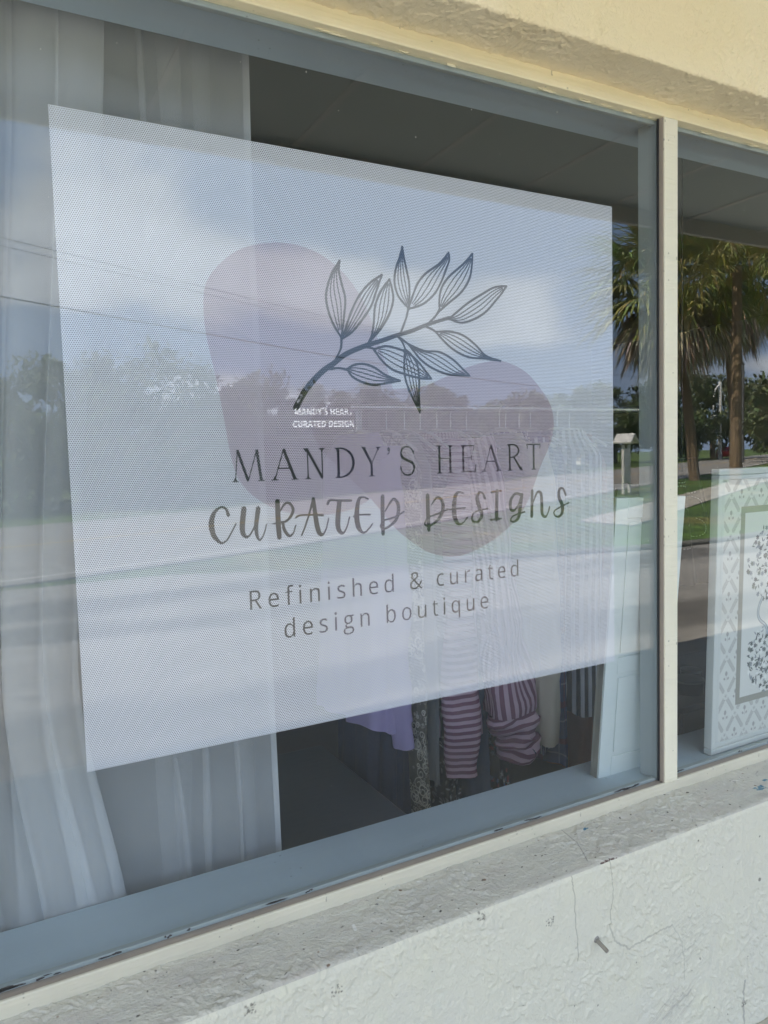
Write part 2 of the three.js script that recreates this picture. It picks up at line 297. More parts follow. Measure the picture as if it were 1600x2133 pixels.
mesh('gasket', box(GX1 - 0.0035, GX1 + 0.0002, GY0, GY1, -0.0005, 0.004, 0.001), std([0.02, 0.022, 0.024], 0.6), frame);
mesh('inner_jamb', box(GX1 + 0.001, MX1 - 0.001, GY0 - 0.004, GY1 + 0.003, -0.06, -0.0066, 0.002), std([0.36, 0.40, 0.40], 0.6, { bumpMap: again(grainBump, 3, 1), bumpScale: 0.0008 }), frame);
const glass = new THREE.MeshPhysicalMaterial({ color: C(0.952, 0.972, 0.986), roughness: 0, transmission: 1, thickness: 0, ior: 1.49, side: THREE.DoubleSide });
mesh('pane', new THREE.BoxGeometry(GX1 - 0.0035 - GX0, GY1 - GY0 + 0.02, 0.006).translate((GX0 + GX1 - 0.0035) / 2, (GY0 + GY1) / 2, -0.0035), glass, frame);
mesh('pane', new THREE.BoxGeometry(RX1 - MX1 + 0.02, GY1 - GY0 + 0.02, 0.006).translate((RX1 + MX1 - 0.02) / 2, (GY0 + GY1) / 2, -0.0035), glass, frame);
// the inside of the openings
const reveal = sub('window_reveal', shop);
mesh('inner_sill', box(-2, 5, 0.60, GY0 - 0.006, -0.185, -0.031, 0.003), innerPaint, reveal);
mesh('inner_lintel', box(-2, 5, GY1 + 0.002, RAIL1 + 0.04, -0.14, -0.031, 0.002), innerPaint, reveal);
mesh('inner_bead', box(-2, GX1, GY0 - 0.004, GY0 + 0.004, -0.021, -0.0078, 0.002), beadPaint, reveal);
mesh('inner_bead', box(MX1, 5, GY0 - 0.004, GY0 + 0.004, -0.021, -0.0078, 0.002), beadPaint, reveal);
mesh('inner_bead', box(-2, GX1, GY1 - 0.009, GY1 + 0.003, -0.021, -0.0078, 0.002), beadPaint, reveal);
mesh('inner_bead', box(MX1, 5, GY1 - 0.009, GY1 + 0.003, -0.021, -0.0078, 0.002), beadPaint, reveal);
mesh('inner_jamb', box(-2.0, GX0, GY0, GY1, -0.14, 0.0, 0), innerPaint, reveal);
mesh('inner_jamb', box(RX1, 5.0, GY0, GY1, -0.14, 0.0, 0), innerPaint, reveal);
// peeled paint: irregular bare patches along the bottom bead
function patch(x, y, z, w, h, seed) {
  const r = rng(seed), s = new THREE.Shape(), n = 14;
  for (let k = 0; k < n; k++) { const a = k / n * Math.PI * 2, q = 0.6 + r() * 0.55; const px = Math.cos(a) * w / 2 * q, py = Math.sin(a) * h / 2 * q; k ? s.lineTo(px, py) : s.moveTo(px, py); }
  const g = new THREE.ShapeGeometry(s); g.translate(x, y, z); return g.toNonIndexed();
}
{
  const r = rng(77), list = [], bare = std([0.06, 0.05, 0.046], 0.85);
  const spots = [[0.01, 0.05], [0.05, 0.03], [0.145, 0.035], [0.24, 0.012], [0.275, 0.008], [0.43, 0.05], [0.50, 0.018], [0.93, 0.03], [1.04, 0.05], [1.3, 0.05], [1.35, 0.03], [1.49, 0.04], [1.73, 0.012], [1.87, 0.02], [2.02, 0.04]];
  spots.forEach(([x, w], i) => { for (let k = 0; k < 3; k++) list.push(patch(x + (r() - 0.5) * w, GY0 + 0.0005 + r() * 0.003 - (k ? 0.001 : 0), -0.0074, w * (0.3 + r() * 0.6), 0.002 + r() * 0.004, i * 9 + k)); });
  const topSpots = []; for (let k = 0; k < 26; k++) topSpots.push(patch(0.35 + r() * 1.9, GY1 + 0.0005 - r() * 0.003, 0.0008, 0.01 + r() * 0.05, 0.003 + r() * 0.004, 300 + k));
  mesh('bare_patch', merge(list), bare, reveal).userData.kind = 'stuff';
  mesh('paint_drip', merge(topSpots), std([0.75, 0.70, 0.52], 0.6), frame).userData.kind = 'stuff';
}
// dust specks stuck on the outside of the panes
{
  const r = rng(404), list = [];
  for (let k = 0; k < 60; k++) { const x = 0.1 + r() * 2.0; if (x > GX1 - 0.02 && x < MX1 + 0.02) continue; const s = 0.0003 + r() * r() * 0.0010; list.push(patch(x, k < 45 ? lerp(1.95, 2.19, r()) : lerp(0.66, 1.95, r()), 0.0006, s * 2, s * 2.4, 900 + k)); }
  mesh('dust_speck', merge(list), std([0.7, 0.7, 0.68], 0.9), frame).userData.kind = 'stuff';
}
// the room behind
{
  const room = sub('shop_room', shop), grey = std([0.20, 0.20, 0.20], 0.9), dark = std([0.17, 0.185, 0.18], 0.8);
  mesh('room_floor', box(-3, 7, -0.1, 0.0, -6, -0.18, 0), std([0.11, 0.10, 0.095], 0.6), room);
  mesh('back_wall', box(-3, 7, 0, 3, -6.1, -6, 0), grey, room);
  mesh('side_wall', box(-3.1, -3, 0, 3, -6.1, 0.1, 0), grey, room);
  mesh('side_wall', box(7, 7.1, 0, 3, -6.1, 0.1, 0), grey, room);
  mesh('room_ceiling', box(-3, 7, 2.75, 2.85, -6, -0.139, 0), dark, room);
  mesh('front_pier', box(-8, -2, 0, SOFFIT, -0.1, 0.11, 0), stuccoTop, shop);
  mesh('front_pier', box(5, 10, 0, SOFFIT, -0.1, 0.11, 0), stuccoTop, shop);
}
{
  const b = thing('wall_bolt', 'short rusty grey bolt sticking out of the white lower wall', 'bolt', [1.06, 0.45, WALLZ]);
  const steel = std([0.34, 0.32, 0.29], 0.55, { metalness: 0.6, bumpMap: grainBump, bumpScale: 0.001 });
  mesh('shank', new THREE.CylinderGeometry(0.0042, 0.0042, 0.034, 14).rotateX(Math.PI / 2).translate(0, 0, 0.016), steel, b);
  mesh('collar', new THREE.CylinderGeometry(0.0065, 0.008, 0.005, 14).rotateX(Math.PI / 2).translate(0, 0, 0.001), std([0.30, 0.29, 0.27], 0.8), b);
  b.rotation.x = 0.25;
}

// ------------------------------------------------------------------ the perforated window film and its print
const STEM = [[381,449],[394,427],[412,405],[436,383],[459,368],[483,351],[524,334],[559,323],[593,311],[623,302],[656,289],[680,281],[712,271]];
const LEAVES = [
  [[[475,322],[461,301],[452,280],[447,257],[449,236],[460,207]],[476,184],[[482,280],[485,250],[479,225],[474,202]]],
  [[[477,323],[485,302],[496,275],[512,246],[535,220]],[563,201],[[497,310],[520,285],[539,259],[550,232]]],
  [[[535,324],[539,310],[543,290],[547,259],[560,231]],[579,208],[[560,298],[578,270],[586,245],[584,225]]],
  [[[619,258],[609,250],[596,235],[590,213],[593,189],[602,166]],[609,145],[[622,235],[622,211],[617,187],[612,165]]],
  [[[619,260],[630,233],[642,209],[661,189],[692,168]],[714,145],[[651,249],[677,229],[694,205],[707,178],[715,159]]],
  [[[690,259],[690,237],[696,214],[714,191],[749,163]],[771,141],[[712,242],[742,219],[762,192],[769,165]]],
  [[[712,273],[729,260],[758,239],[791,220],[824,203]],[855,198],[[740,279],[772,270],[802,253],[827,229],[842,214]]],
  [[[680,300],[714,298],[745,304],[774,321],[800,342]],[837,351],[[696,315],[721,333],[756,346],[800,348]]],
  [[[541,340],[567,333],[595,337],[616,344],[637,359],[656,379]],[667,391],[[558,360],[578,375],[602,383],[642,391]]],
  [[[617,327],[652,338],[687,339],[718,352],[744,372]],[758,383],[[630,341],[646,357],[673,372],[709,382]]],
  [[[609,337],[622,346],[636,366],[639,396],[638,426]],[639,457],[[607,358],[607,385],[614,410],[627,435]]],
  [[[485,378],[500,370],[520,368],[542,374],[565,387]],[596,397],[[494,391],[514,401],[539,406],[567,402]]]];
const TWIGS = [[[475,320],[473,341],[462,361]],[[477,320],[474,328]],[[535,321],[530,330]],[[619,258],[613,279],[599,309]],[[690,257],[678,272],[657,290]],[[657,291],[672,296],[681,301]],[[595,314],[604,319],[622,330]],[[595,314],[604,324],[610,338]],[[451,379],[468,377],[486,380]],[[518,336],[534,337],[545,340]],[[706,273],[720,274]]];
const BLOB_A = [[221,286],[225,246],[248,213],[287,181],[339,165],[392,162],[447,177],[493,211],[526,256],[549,316],[573,386],[592,458],[593,532],[561,595],[508,633],[439,647],[364,640],[311,618],[273,583],[258,541],[249,468],[237,395],[224,332]];
const BLOB_B = [[649,409],[692,390],[720,380],[758,364],[809,352],[848,350],[902,369],[934,397],[970,436],[980,482],[968,525],[939,568],[910,636],[875,682],[815,720],[751,744],[702,748],[654,736],[614,710],[575,680],[529,621],[471,569],[420,519],[405,476],[423,438],[476,413],[556,415]];
const BRUSH = [
  [[[249,634,5.8],[245,623,4.1],[236,620,3.3],[225,628,6.1],[219,645,9.2],[221,664,8.2],[229,677,5.1],[237,681,2.9],[247,674,2.5],[262,650,2.5]]],
  [[[277,625,9.3],[273,653,9.4],[274,668,7.3],[282,674,3.3],[294,659,2.9],[302,638,3.4]],[[303,626,8.4],[298,655,7.3],[299,674,5.3],[304,681,3.0],[311,673,2.5],[317,655,2.5]]],
  [[[339,615,8.5],[339,651,9.6],[340,679,8.1]],[[344,632,3.0],[353,620,3.8],[362,620,4.7],[368,630,5.4],[364,642,4.7],[352,652,3.9],[329,654,2.5]],[[348,652,4.3],[350,667,6.0],[359,678,4.3],[367,673,2.6],[372,660,2.6]]],
  [[[383,679,3.0],[396,649,3.5],[408,614,4.8]],[[408,614,6.5],[411,645,8.7],[415,670,9.2],[422,681,4.8],[431,671,2.6],[437,652,2.6]],[[373,646,3.4],[385,642,3.0],[426,645,3.5]]],
  [[[436,625,4.8],[442,618,4.0],[459,620,4.0],[484,621,3.6]],[[460,622,8.9],[456,652,10.0],[456,670,8.9],[463,681,4.9],[472,674,2.7],[480,652,2.7]]],
  [[[520,620,3.2],[509,616,3.6],[500,621,6.7],[495,648,10.1],[497,669,9.5],[504,681,5.0],[513,682,3.2],[528,668,2.7]],[[488,651,2.7],[503,649,3.2],[523,650,3.2]]],
  [[[551,617,8.1],[550,652,8.2],[550,688,7.2]],[[556,645,2.9],[566,631,4.3],[576,623,5.3],[585,635,7.3],[583,656,7.3],[572,670,5.3],[553,679,3.9],[545,673,3.4],[551,664,2.9]],[[551,663,3.4],[576,658,3.4],[597,649,3.4]]],
  [[[652,620,8.4],[652,653,8.5],[653,688,7.0]],[[661,639,2.5],[672,626,4.5],[682,628,6.0],[688,642,7.5],[683,660,7.0],[670,673,5.0],[653,681,3.5],[644,675,4.0],[652,663,3.0]],[[652,663,3.0],[677,657,3.5],[699,650,3.5]]],
  [[[738,620,3.1],[726,617,4.1],[718,624,8.1],[714,647,10.6],[716,670,9.7],[726,682,4.6],[737,678,3.1],[746,669,3.1]],[[702,651,2.5],[722,650,3.6],[741,650,3.6]]],
  [[[790,632,5.7],[785,622,4.1],[777,620,4.6],[771,630,7.7],[776,650,8.8],[782,666,7.3],[774,679,5.2],[763,679,4.6],[757,673,4.1],[765,660,3.6],[797,654,3.6]]],
  [[[822,619,7.8],[819,678,8.9]],[[807,621,3.6],[832,619,3.7]],[[805,678,3.7],[832,677,3.7]]],
  [[[885,630,5.9],[870,627,5.3],[858,639,7.4],[856,655,7.4],[864,663,4.8],[877,651,3.7],[886,633,5.9]],[[887,630,7.5],[882,657,8.5],[877,678,6.9],[865,686,4.3],[856,682,3.7],[865,673,3.2],[894,667,3.2]]],
  [[[915,623,7.0],[913,677,7.6]],[[917,648,3.2],[929,627,4.9],[939,630,7.0],[941,654,8.1],[942,674,7.1],[951,681,4.4],[958,672,3.3],[963,660,3.3]]],
  [[[1009,636,5.5],[1001,622,4.4],[991,624,6.6],[990,641,8.3],[999,660,8.8],[997,677,6.6],[986,683,4.4],[976,678,3.8],[979,668,3.3],[1017,654,3.3]]]];
const CAPS = [['M',257,317],['A',331,380],['N',391,434],['D',452,495],['Y',511,548],["'",564,570],['S',590,626],['H',673,716],['E',730,770],['A',786,833],['R',847,889],['T',901,940]];

const FILM_W = 1.1525, FILM_H = 1.0315;
const print = canvasTexture(2048, 1833, (g, w, h) => {
  const k = w / (FILM_W * 1000); g.scale(k, k);              // millimetres from the film's top left corner
  g.fillStyle = 'rgb(239,238,244)'; g.fillRect(0, 0, FILM_W * 1000, FILM_H * 1000);
  const blob = (pts, col) => { g.fillStyle = col; g.beginPath(); const n = pts.length, mid = (a, b) => [(a[0] + b[0]) / 2, (a[1] + b[1]) / 2]; g.moveTo(...mid(pts[n - 1], pts[0])); pts.forEach((p, i) => g.quadraticCurveTo(...p, ...mid(p, pts[(i + 1) % n]))); g.fill(); };
  blob(BLOB_A, 'rgb(218,203,214)'); blob(BLOB_B, 'rgb(208,190,200)');
  g.globalCompositeOperation = 'source-over';
  const ink = 'rgb(30,33,38)'; g.strokeStyle = g.fillStyle = ink; g.lineCap = g.lineJoin = 'round';
  const spline = (pts, n = 8) => { const out = []; for (let i = 0; i < pts.length - 1; i++) { const p0 = pts[Math.max(0, i - 1)], p1 = pts[i], p2 = pts[i + 1], p3 = pts[Math.min(pts.length - 1, i + 2)]; for (let s = 0; s < n; s++) { const t = s / n, t2 = t * t, t3 = t2 * t; out.push(p1.map((_, c) => 0.5 * (2 * p1[c] + (p2[c] - p0[c]) * t + (2 * p0[c] - 5 * p1[c] + 4 * p2[c] - p3[c]) * t2 + (3 * p1[c] - p0[c] - 3 * p2[c] + p3[c]) * t3))); } } out.push(pts[pts.length - 1]); return out; };
  const brush = (pts, width) => { const s = spline(pts); for (let i = 0; i < s.length - 1; i++) { g.lineWidth = Math.max(0.5, width ? width(i / s.length) : s[i][2]); g.beginPath(); g.moveTo(s[i][0], s[i][1]); g.lineTo(s[i + 1][0], s[i + 1][1]); g.stroke(); } };
  brush(STEM, (t) => lerp(11.5, 6, t));
  for (const t of TWIGS) brush(t, (q) => lerp(4.6, 3.8, q));
  for (const [a, tip, b] of LEAVES) {
    const L = spline([...a, tip], 6), Rr = spline([a[0], ...b, tip], 6), at = (P, t) => { const f = t * (P.length - 1), i = Math.min(P.length - 2, Math.floor(f)); return [lerp(P[i][0], P[i + 1][0], f - i), lerp(P[i][1], P[i + 1][1], f - i)]; };
    brush([...a, tip], (t) => 4.4 - 0.8 * Math.abs(t - 0.5)); brush([a[0], ...b, tip], (t) => 4.4 - 0.8 * Math.abs(t - 0.5));
    for (const m of [0.27, 0.5, 0.73]) { const v = []; for (let t = 0.1; t < 0.9; t += 0.1) { const p = at(L, t), q = at(Rr, t); v.push([lerp(p[0], q[0], m), lerp(p[1], q[1], m)]); } brush(v, () => 2.1); }
  }
  for (const glyph of BRUSH) for (const st of glyph) brush(st, null);
  // roman capitals, 524 to 577 mm down: thick and thin strokes with small wedge feet
  const T = 523, B = 577;
  const glyphs = {
    M: [['v', 0.14, 0.2, 0.9], ['l', 0.21, 0, 0.5, 1, 5], ['l', 0.5, 1, 0.79, 0, 1.8], ['l', 0.21, 0, 0.12, 1, 1.8], ['l', 0.79, 0, 0.9, 1, 5.4], ['f', 0.12, 1, 9], ['f', 0.9, 1, 10]],
    A: [['l', 0.1, 1, 0.47, 0, 2], ['l', 0.47, 0, 0.88, 1, 5.8], ['l', 0.24, 0.63, 0.72, 0.63, 2], ['f', 0.1, 1, 11], ['f', 0.88, 1, 11]],
    N: [['l', 0.2, 0, 0.2, 1, 2.4], ['l', 0.16, 0, 0.86, 1, 5.6], ['l', 0.86, 0, 0.86, 1, 2.4], ['f', 0.2, 1, 10], ['f', 0.86, 0, 10], ['f', 0.12, 0, 7]],
    D: [['l', 0.2, 0, 0.2, 1, 5.4], ['c', 0.2, 0, 1.16, 0, 1.16, 1, 0.2, 1, 2.2, 5.6], ['f', 0.16, 0, 8], ['f', 0.16, 1, 8]],
    Y: [['l', 0.06, 0, 0.5, 0.56, 5], ['l', 0.94, 0, 0.5, 0.56, 2], ['l', 0.5, 0.54, 0.5, 1, 5], ['f', 0.08, 0, 8], ['f', 0.9, 0, 8], ['f', 0.5, 1, 10]],
    "'": [['d']],
    S: [['c', 0.86, 0.2, 0.7, -0.12, 0.05, -0.02, 0.12, 0.27, 2, 4.2], ['c', 0.12, 0.27, 0.2, 0.55, 0.95, 0.45, 0.92, 0.77, 5.2, 5.2], ['c', 0.92, 0.77, 0.85, 1.1, 0.2, 1.12, 0.08, 0.76, 4.2, 2], ['f', 0.08, 0.8, 3], ['f', 0.88, 0.16, 3]],
    H: [['l', 0.2, 0, 0.2, 1, 5], ['l', 0.8, 0, 0.8, 1, 5], ['l', 0.2, 0.47, 0.8, 0.47, 2.2], ['f', 0.2, 0, 10], ['f', 0.2, 1, 10], ['f', 0.8, 0, 10], ['f', 0.8, 1, 10]],
    E: [['l', 0.22, 0, 0.22, 1, 5], ['l', 0.1, 0.02, 0.88, 0.02, 2.4], ['l', 0.22, 0.47, 0.72, 0.47, 2.2], ['l', 0.1, 0.98, 0.92, 0.98, 2.4], ['l', 0.9, 0, 0.86, 0.2, 2.4], ['l', 0.95, 1, 1, 0.72, 2.6], ['l', 0.72, 0.38, 0.72, 0.56, 2]],
    R: [['l', 0.22, 0, 0.22, 1, 4.6], ['c', 0.2, 0.01, 1, -0.05, 0.95, 0.52, 0.22, 0.5, 2, 4.4], ['l', 0.48, 0.5, 0.94, 1, 4.6], ['f', 0.18, 0, 7], ['f', 0.22, 1, 9], ['f', 0.96, 1, 5]],
    T: [['l', 0.5, 0, 0.5, 1, 5], ['l', 0.04, 0.02, 0.96, 0.02, 2.6], ['l', 0.04, 0, 0.06, 0.18, 2.4], ['l', 0.96, 0, 0.94, 0.18, 2.4], ['f', 0.5, 1, 10]],
  };
  for (const [ch, xa, xb] of CAPS) {
    const X = (u) => lerp(xa, xb, u), Y = (v) => lerp(T, B, v);
    for (const s of glyphs[ch]) {
      if (s[0] === 'l') { g.lineCap = 'butt'; g.lineWidth = s[5] * 0.92; g.beginPath(); g.moveTo(X(s[1]), Y(s[2])); g.lineTo(X(s[3]), Y(s[4])); g.stroke(); }
      if (s[0] === 'f') { const up = s[2] < 0.5 ? 1 : -1, x = X(s[1]), y = Y(s[2]); g.beginPath(); g.moveTo(x - s[3] * 0.62, y); g.lineTo(x + s[3] * 0.62, y); g.quadraticCurveTo(x + 1.4, y + up * 1.2, x + 1.2, y + up * 6); g.lineTo(x - 1.2, y + up * 6); g.quadraticCurveTo(x - 1.4, y + up * 1.2, x - s[3] * 0.62, y); g.fill(); g.lineWidth = 1; g.beginPath(); g.moveTo(x - s[3] * 0.62, y); g.lineTo(x + s[3] * 0.62, y); g.stroke(); }
      if (s[0] === 'c') { g.lineCap = 'round'; let q = null; for (let i = 0; i <= 30; i++) { const t = i / 30, m = 1 - t, bez = (a, b, c, d) => m * m * m * a + 3 * m * m * t * b + 3 * m * t * t * c + t * t * t * d; const p = [X(bez(s[1], s[3], s[5], s[7])), Y(bez(s[2], s[4], s[6], s[8]))]; if (q) { g.lineWidth = (s[9] === s[10] ? s[9] : ch === 'S' ? lerp(s[9], s[10], t) : lerp(s[9], s[10], Math.sin(Math.PI * t))) * 0.92; g.beginPath(); g.moveTo(...q); g.lineTo(...p); g.stroke(); } q = p; } }
      if (s[0] === 'd') { g.beginPath(); g.ellipse(X(0.5), T + 4, 3, 3.6, 0, 0, 7); g.fill(); g.lineWidth = 2.2; g.lineCap = 'round'; g.beginPath(); g.moveTo(X(0.5) + 2, T + 5); g.quadraticCurveTo(X(0.5) + 2, T + 11, X(0.5) - 2, T + 14); g.stroke(); }
    }
  }
  // small text, letters set wide
  const row = (text, x0, x1, base, size) => {
    g.font = `${size}px sans-serif`; g.textBaseline = 'alphabetic'; g.textAlign = 'left';
    const ws = [...text].map((c) => g.measureText(c).width), total = ws.reduce((a, b) => a + b, 0), gap = (x1 - x0 - total) / (text.length - 1); let x = x0;
    [...text].forEach((c, i) => { g.fillText(c, x, base); g.save(); g.strokeStyle = 'rgb(239,238,244)'; g.lineWidth = 0.5; g.strokeText(c, x, base); g.restore(); x += ws[i] + gap; });
  };
  row('Refinished & curated', 276, 879, 802.5, 47);
  row('design boutique', 340, 797, 862, 47);
});
{
  const p = 0.00345, th = 128, tw = Math.round(th / Math.sqrt(3));
  const holes = dataTexture(tw * 2, th * 2, (u, v) => {
    let d = 9; for (const [cx, cy] of [[0.5, 0.25], [0, 0.75], [1, 0.75], [0.5, 1.25], [0.5, -0.75], [0, -0.25], [1, -0.25]]) d = Math.min(d, Math.hypot(u - cx, (v - cy) * Math.sqrt(3)));
    return smooth(0.275, 0.315, d);
  });
  const geo = sheet(1, 1, (u, v) => [u * FILM_W, v * FILM_H, 0], (u, v) => [u * FILM_W, v * FILM_H]);
  const film = mesh('window_decal', geo, std([0.88, 0.88, 0.88], 0.55, { map: again(print, 1 / FILM_W, 1 / FILM_H, 0, 0, THREE.ClampToEdgeWrapping), alphaMap: again(holes, 1 / p, 1 / (p * Math.sqrt(3))), alphaTest: 0.5 }));
  film.position.set(0.1263, 0.9602, -0.0074);
  tag(film, 'white perforated window film with leafy branch, mauve blobs and boutique lettering', 'window decal');
}

// ------------------------------------------------------------------ sheer curtain
{
  const voile = (op) => std([0.90, 0.92, 0.92], 0.9, { transparent: true, opacity: op, bumpMap: again(grainBump, 60, 60), bumpScale: 0.0004 });
  const cur = thing('sheer_curtain', 'flat sheer white voile curtain with a hemmed edge crossing behind the film', 'curtain', [0, 0, -0.25]);
  // the flat length: slow billows and a hem on its free edge
  const bill = (x, y) => 0.006 * Math.sin(x * 17 + y * 1.7) + 0.004 * Math.sin(x * 41 + y * 0.8 + 2) + 0.010 * fbm(x * 5, y * 1.3, 4, 3);
  const edge = (y) => 0.531 + 0.004 * Math.sin(y * 2.3) + 0.003 * fbm(y * 3, 0.5, 6, 2);
  mesh('panel', sheet(120, 60, (u, v) => { const y = lerp(2.62, 0.12, v), x = lerp(0.02, edge(y), u); return [x, y, bill(x, y)]; }, (u, v) => [u * 0.5, v * 2.4]), voile(0.31), cur);
  mesh('hem', sheet(4, 60, (u, v) => { const y = lerp(2.62, 0.12, v), x = edge(y) - 0.013 * (1 - u); return [x, y, bill(x, y) + 0.0016]; }), voile(0.36), cur);
  const pleat = (x, y0, y1, lean, wd) => sheet(10, 50, (u, v) => { const y = lerp(y0, y1, v), w = wd * (0.35 + 0.65 * Math.sin(Math.PI * Math.min(1, v * 0.9 + 0.12))) * (0.8 + 0.5 * fbm(v * 5, x * 9, 7, 2)), xx = x + lean * Math.sin(v * 2.4) + 0.004 * fbm(v * 4, x * 20, 3, 2) + (u - 0.5) * w; return [xx, y, bill(xx, y) + 0.002 + 0.010 * Math.sin(Math.PI * u)]; });
  for (const [x, y0, y1, lean, wd] of [[0.27, 1.5, 0.12, 0.03, 0.05], [0.345, 1.3, 0.12, -0.02, 0.06], [0.45, 1.2, 0.12, 0.015, 0.045], [0.36, 2.62, 1.2, 0.01, 0.06], [0.44, 2.62, 1.3, -0.015, 0.045]]) mesh('soft_fold', pleat(x, y0, y1, lean, wd), voile(0.13), cur);
  for (const [x, y0, y1, lean, wd] of [[0.318, 0.86, 0.12, 0.020, 0.018], [0.378, 0.92, 0.12, -0.008, 0.022], [0.436, 0.98, 0.52, 0.006, 0.016], [0.30, 2.62, 1.5, 0.02, 0.02]]) mesh('pleat', pleat(x, y0, y1, lean, wd), voile(0.24), cur);
  mesh('heading_tape', box(-0.6, 0.55, 2.6, 2.64, -0.03, 0.03, 0.004), std([0.7, 0.72, 0.72], 0.9), cur);
  const rod = thing('curtain_rod', 'white curtain rod above the window opening inside', 'curtain rod', [0, 2.66, -0.25]);
  mesh('pole', new THREE.CylinderGeometry(0.012, 0.012, 3.2, 12).rotateZ(Math.PI / 2).translate(0.6, 0, 0), std([0.7, 0.7, 0.7], 0.5), rod);
  for (const x of [-0.9, 2.1]) mesh('bracket', box(x, x + 0.02, -0.02, 0.02, 0, 0.12, 0.002), std([0.7, 0.7, 0.7], 0.5), rod);
  // drawn-back second length at the very left: deep folds that lie over one another
  const side = thing('gathered_curtain', 'bunched sheer curtain gathered in deep folds at the far left', 'curtain', [0, 0, -0.21]);
  mesh('panel', sheet(420, 60, (u, v) => {
    const y = lerp(2.62, 0.12, v), flare = 0.55 + 0.6 * smooth(1.5, 0.3, y), w = 9.5 * 2 * Math.PI * u + 2.2 * fbm(u * 7, v * 0.9, 5, 3) + 0.5 * Math.sin(v * 2 + u * 11);
    const a = 0.026 * flare * (0.55 + 1.1 * Math.abs(fbm(u * 9, 1.5, 8, 2)) * 1.6);
    const x = -0.44 + u * (0.62 + 0.07 * smooth(0.9, 2.3, y) + 0.07 * smooth(1.1, 0.5, y) - 0.05 * Math.sin(v * 2.2)) + a * Math.sin(w);
    return [x, y, 0.020 * flare * Math.cos(w) + 0.008 * fbm(u * 12, v * 3, 2, 2)];
  }, (u, v) => [u * 1.6, v * 2.4]), voile(0.34), side);
}

// ------------------------------------------------------------------ table and clothes rail
{
  const t = thing('display_table', 'low dark slate table standing behind the curtain edge', 'table', [0.35, 0, -0.72]);
  const slate = std([0.060, 0.078, 0.082], 0.45, { bumpMap: again(grainBump, 2, 2), bumpScale: 0.0006 });
  mesh('table_top', box(-0.6, 0.655, 0.42, 0.452, -0.4, 0.38, 0.012), slate, t);
  for (const [x, z] of [[-0.55, -0.35], [0.6, -0.35], [-0.55, 0.33], [0.6, 0.33]]) mesh('leg', box(x - 0.025, x + 0.025, 0, 0.42, z - 0.025, z + 0.025, 0.004), slate, t);
}
const RZ = -1.05, RY = 1.62;
{
  const rack = thing('clothes_rack', 'shiny metal clothes rail carrying the row of garments', 'clothes rack', [1.87, 0, RZ]);
  const steel = std([0.45, 0.45, 0.45], 0.25, { metalness: 0.9 });
  mesh('rail', new THREE.CylinderGeometry(0.014, 0.014, 1.5, 14).rotateZ(Math.PI / 2).translate(0, RY, 0), steel, rack);
  for (const x of [-0.72, 0.72]) { mesh('upright', new THREE.CylinderGeometry(0.013, 0.013, RY, 12).translate(x, RY / 2, 0), steel, rack); mesh('foot', box(x - 0.015, x + 0.015, 0, 0.03, -0.25, 0.25, 0.005), steel, rack); }
}
const striper = (w, h, draw) => { const t = canvasTexture(w, h, draw); t.wrapS = t.wrapT = THREE.RepeatWrapping; return t; };
const weave = { bumpMap: again(grainBump, 14, 14), bumpScale: 0.0008 };
const fabric = (color, map, rep = [1, 1]) => std(map ? [1, 1, 1] : color, 0.92, { ...(map ? { map: again(map, ...rep) } : {}), ...weave });
const stripes = (a, b, share) => striper(64, 64, (g) => { g.fillStyle = a; g.fillRect(0, 0, 64, 64); g.fillStyle = b; g.fillRect(0, 0, 64 * share, 64); });
const mauveStripe = stripes('rgb(222,190,204)', 'rgb(142,92,116)', 0.5);
const navyStripe = stripes('rgb(48,64,116)', 'rgb(226,230,234)', 0.28), bwStripe = stripes('rgb(228,230,230)', 'rgb(30,36,48)', 0.5);
const lace = striper(256, 512, (g, w, h) => {
  g.fillStyle = 'rgb(112,108,94)'; g.fillRect(0, 0, w, h); g.strokeStyle = 'rgb(236,230,210)'; const r = rng(3);
  for (let k = 0; k < 120; k++) { const x = r() * w, y = r() * h, R0 = 8 + r() * 20; g.lineWidth = 2 + r() * 3; for (const [ox, oy] of [[0, 0], [w, 0], [-w, 0], [0, h], [0, -h]]) { g.beginPath(); for (let a = 0; a < 9; a += 0.3) { const q = R0 * (1 - a / 11); g.lineTo(x + ox + Math.cos(a + k) * q, y + oy + Math.sin(a + k) * q); } g.stroke(); } }
  g.lineWidth = 1.5; for (let k = 0; k < 260; k++) { const x = r() * w, y = r() * h; g.beginPath(); g.arc(x, y, 3 + r() * 5, 0, 7); g.stroke(); }
});
const floral = striper(256, 256, (g, w, h) => { g.fillStyle = 'rgb(26,28,38)'; g.fillRect(0, 0, w, h); const r = rng(21); for (let k = 0; k < 60; k++) { const x = r() * w, y = r() * h; g.fillStyle = ['rgb(190,190,186)', 'rgb(150,60,66)', 'rgb(96,112,150)', 'rgb(120,124,128)'][(r() * 4) | 0]; for (let p = 0; p < 5; p++) { g.beginPath(); g.ellipse(x + Math.cos(p * 1.26) * 7, y + Math.sin(p * 1.26) * 7, 6, 3, p * 1.26, 0, 7); g.fill(); } } });
const leafy = striper(256, 256, (g, w, h) => { g.fillStyle = 'rgb(40,42,48)'; g.fillRect(0, 0, w, h); const r = rng(44); for (let k = 0; k < 70; k++) { g.fillStyle = ['rgb(196,198,196)', 'rgb(120,124,128)', 'rgb(150,150,146)'][(r() * 3) | 0]; g.save(); g.translate(r() * w, r() * h); g.rotate(r() * 7); g.beginPath(); g.moveTo(0, 0); g.quadraticCurveTo(8, -9, 28, 0); g.quadraticCurveTo(8, 9, 0, 0); g.fill(); g.restore(); } });
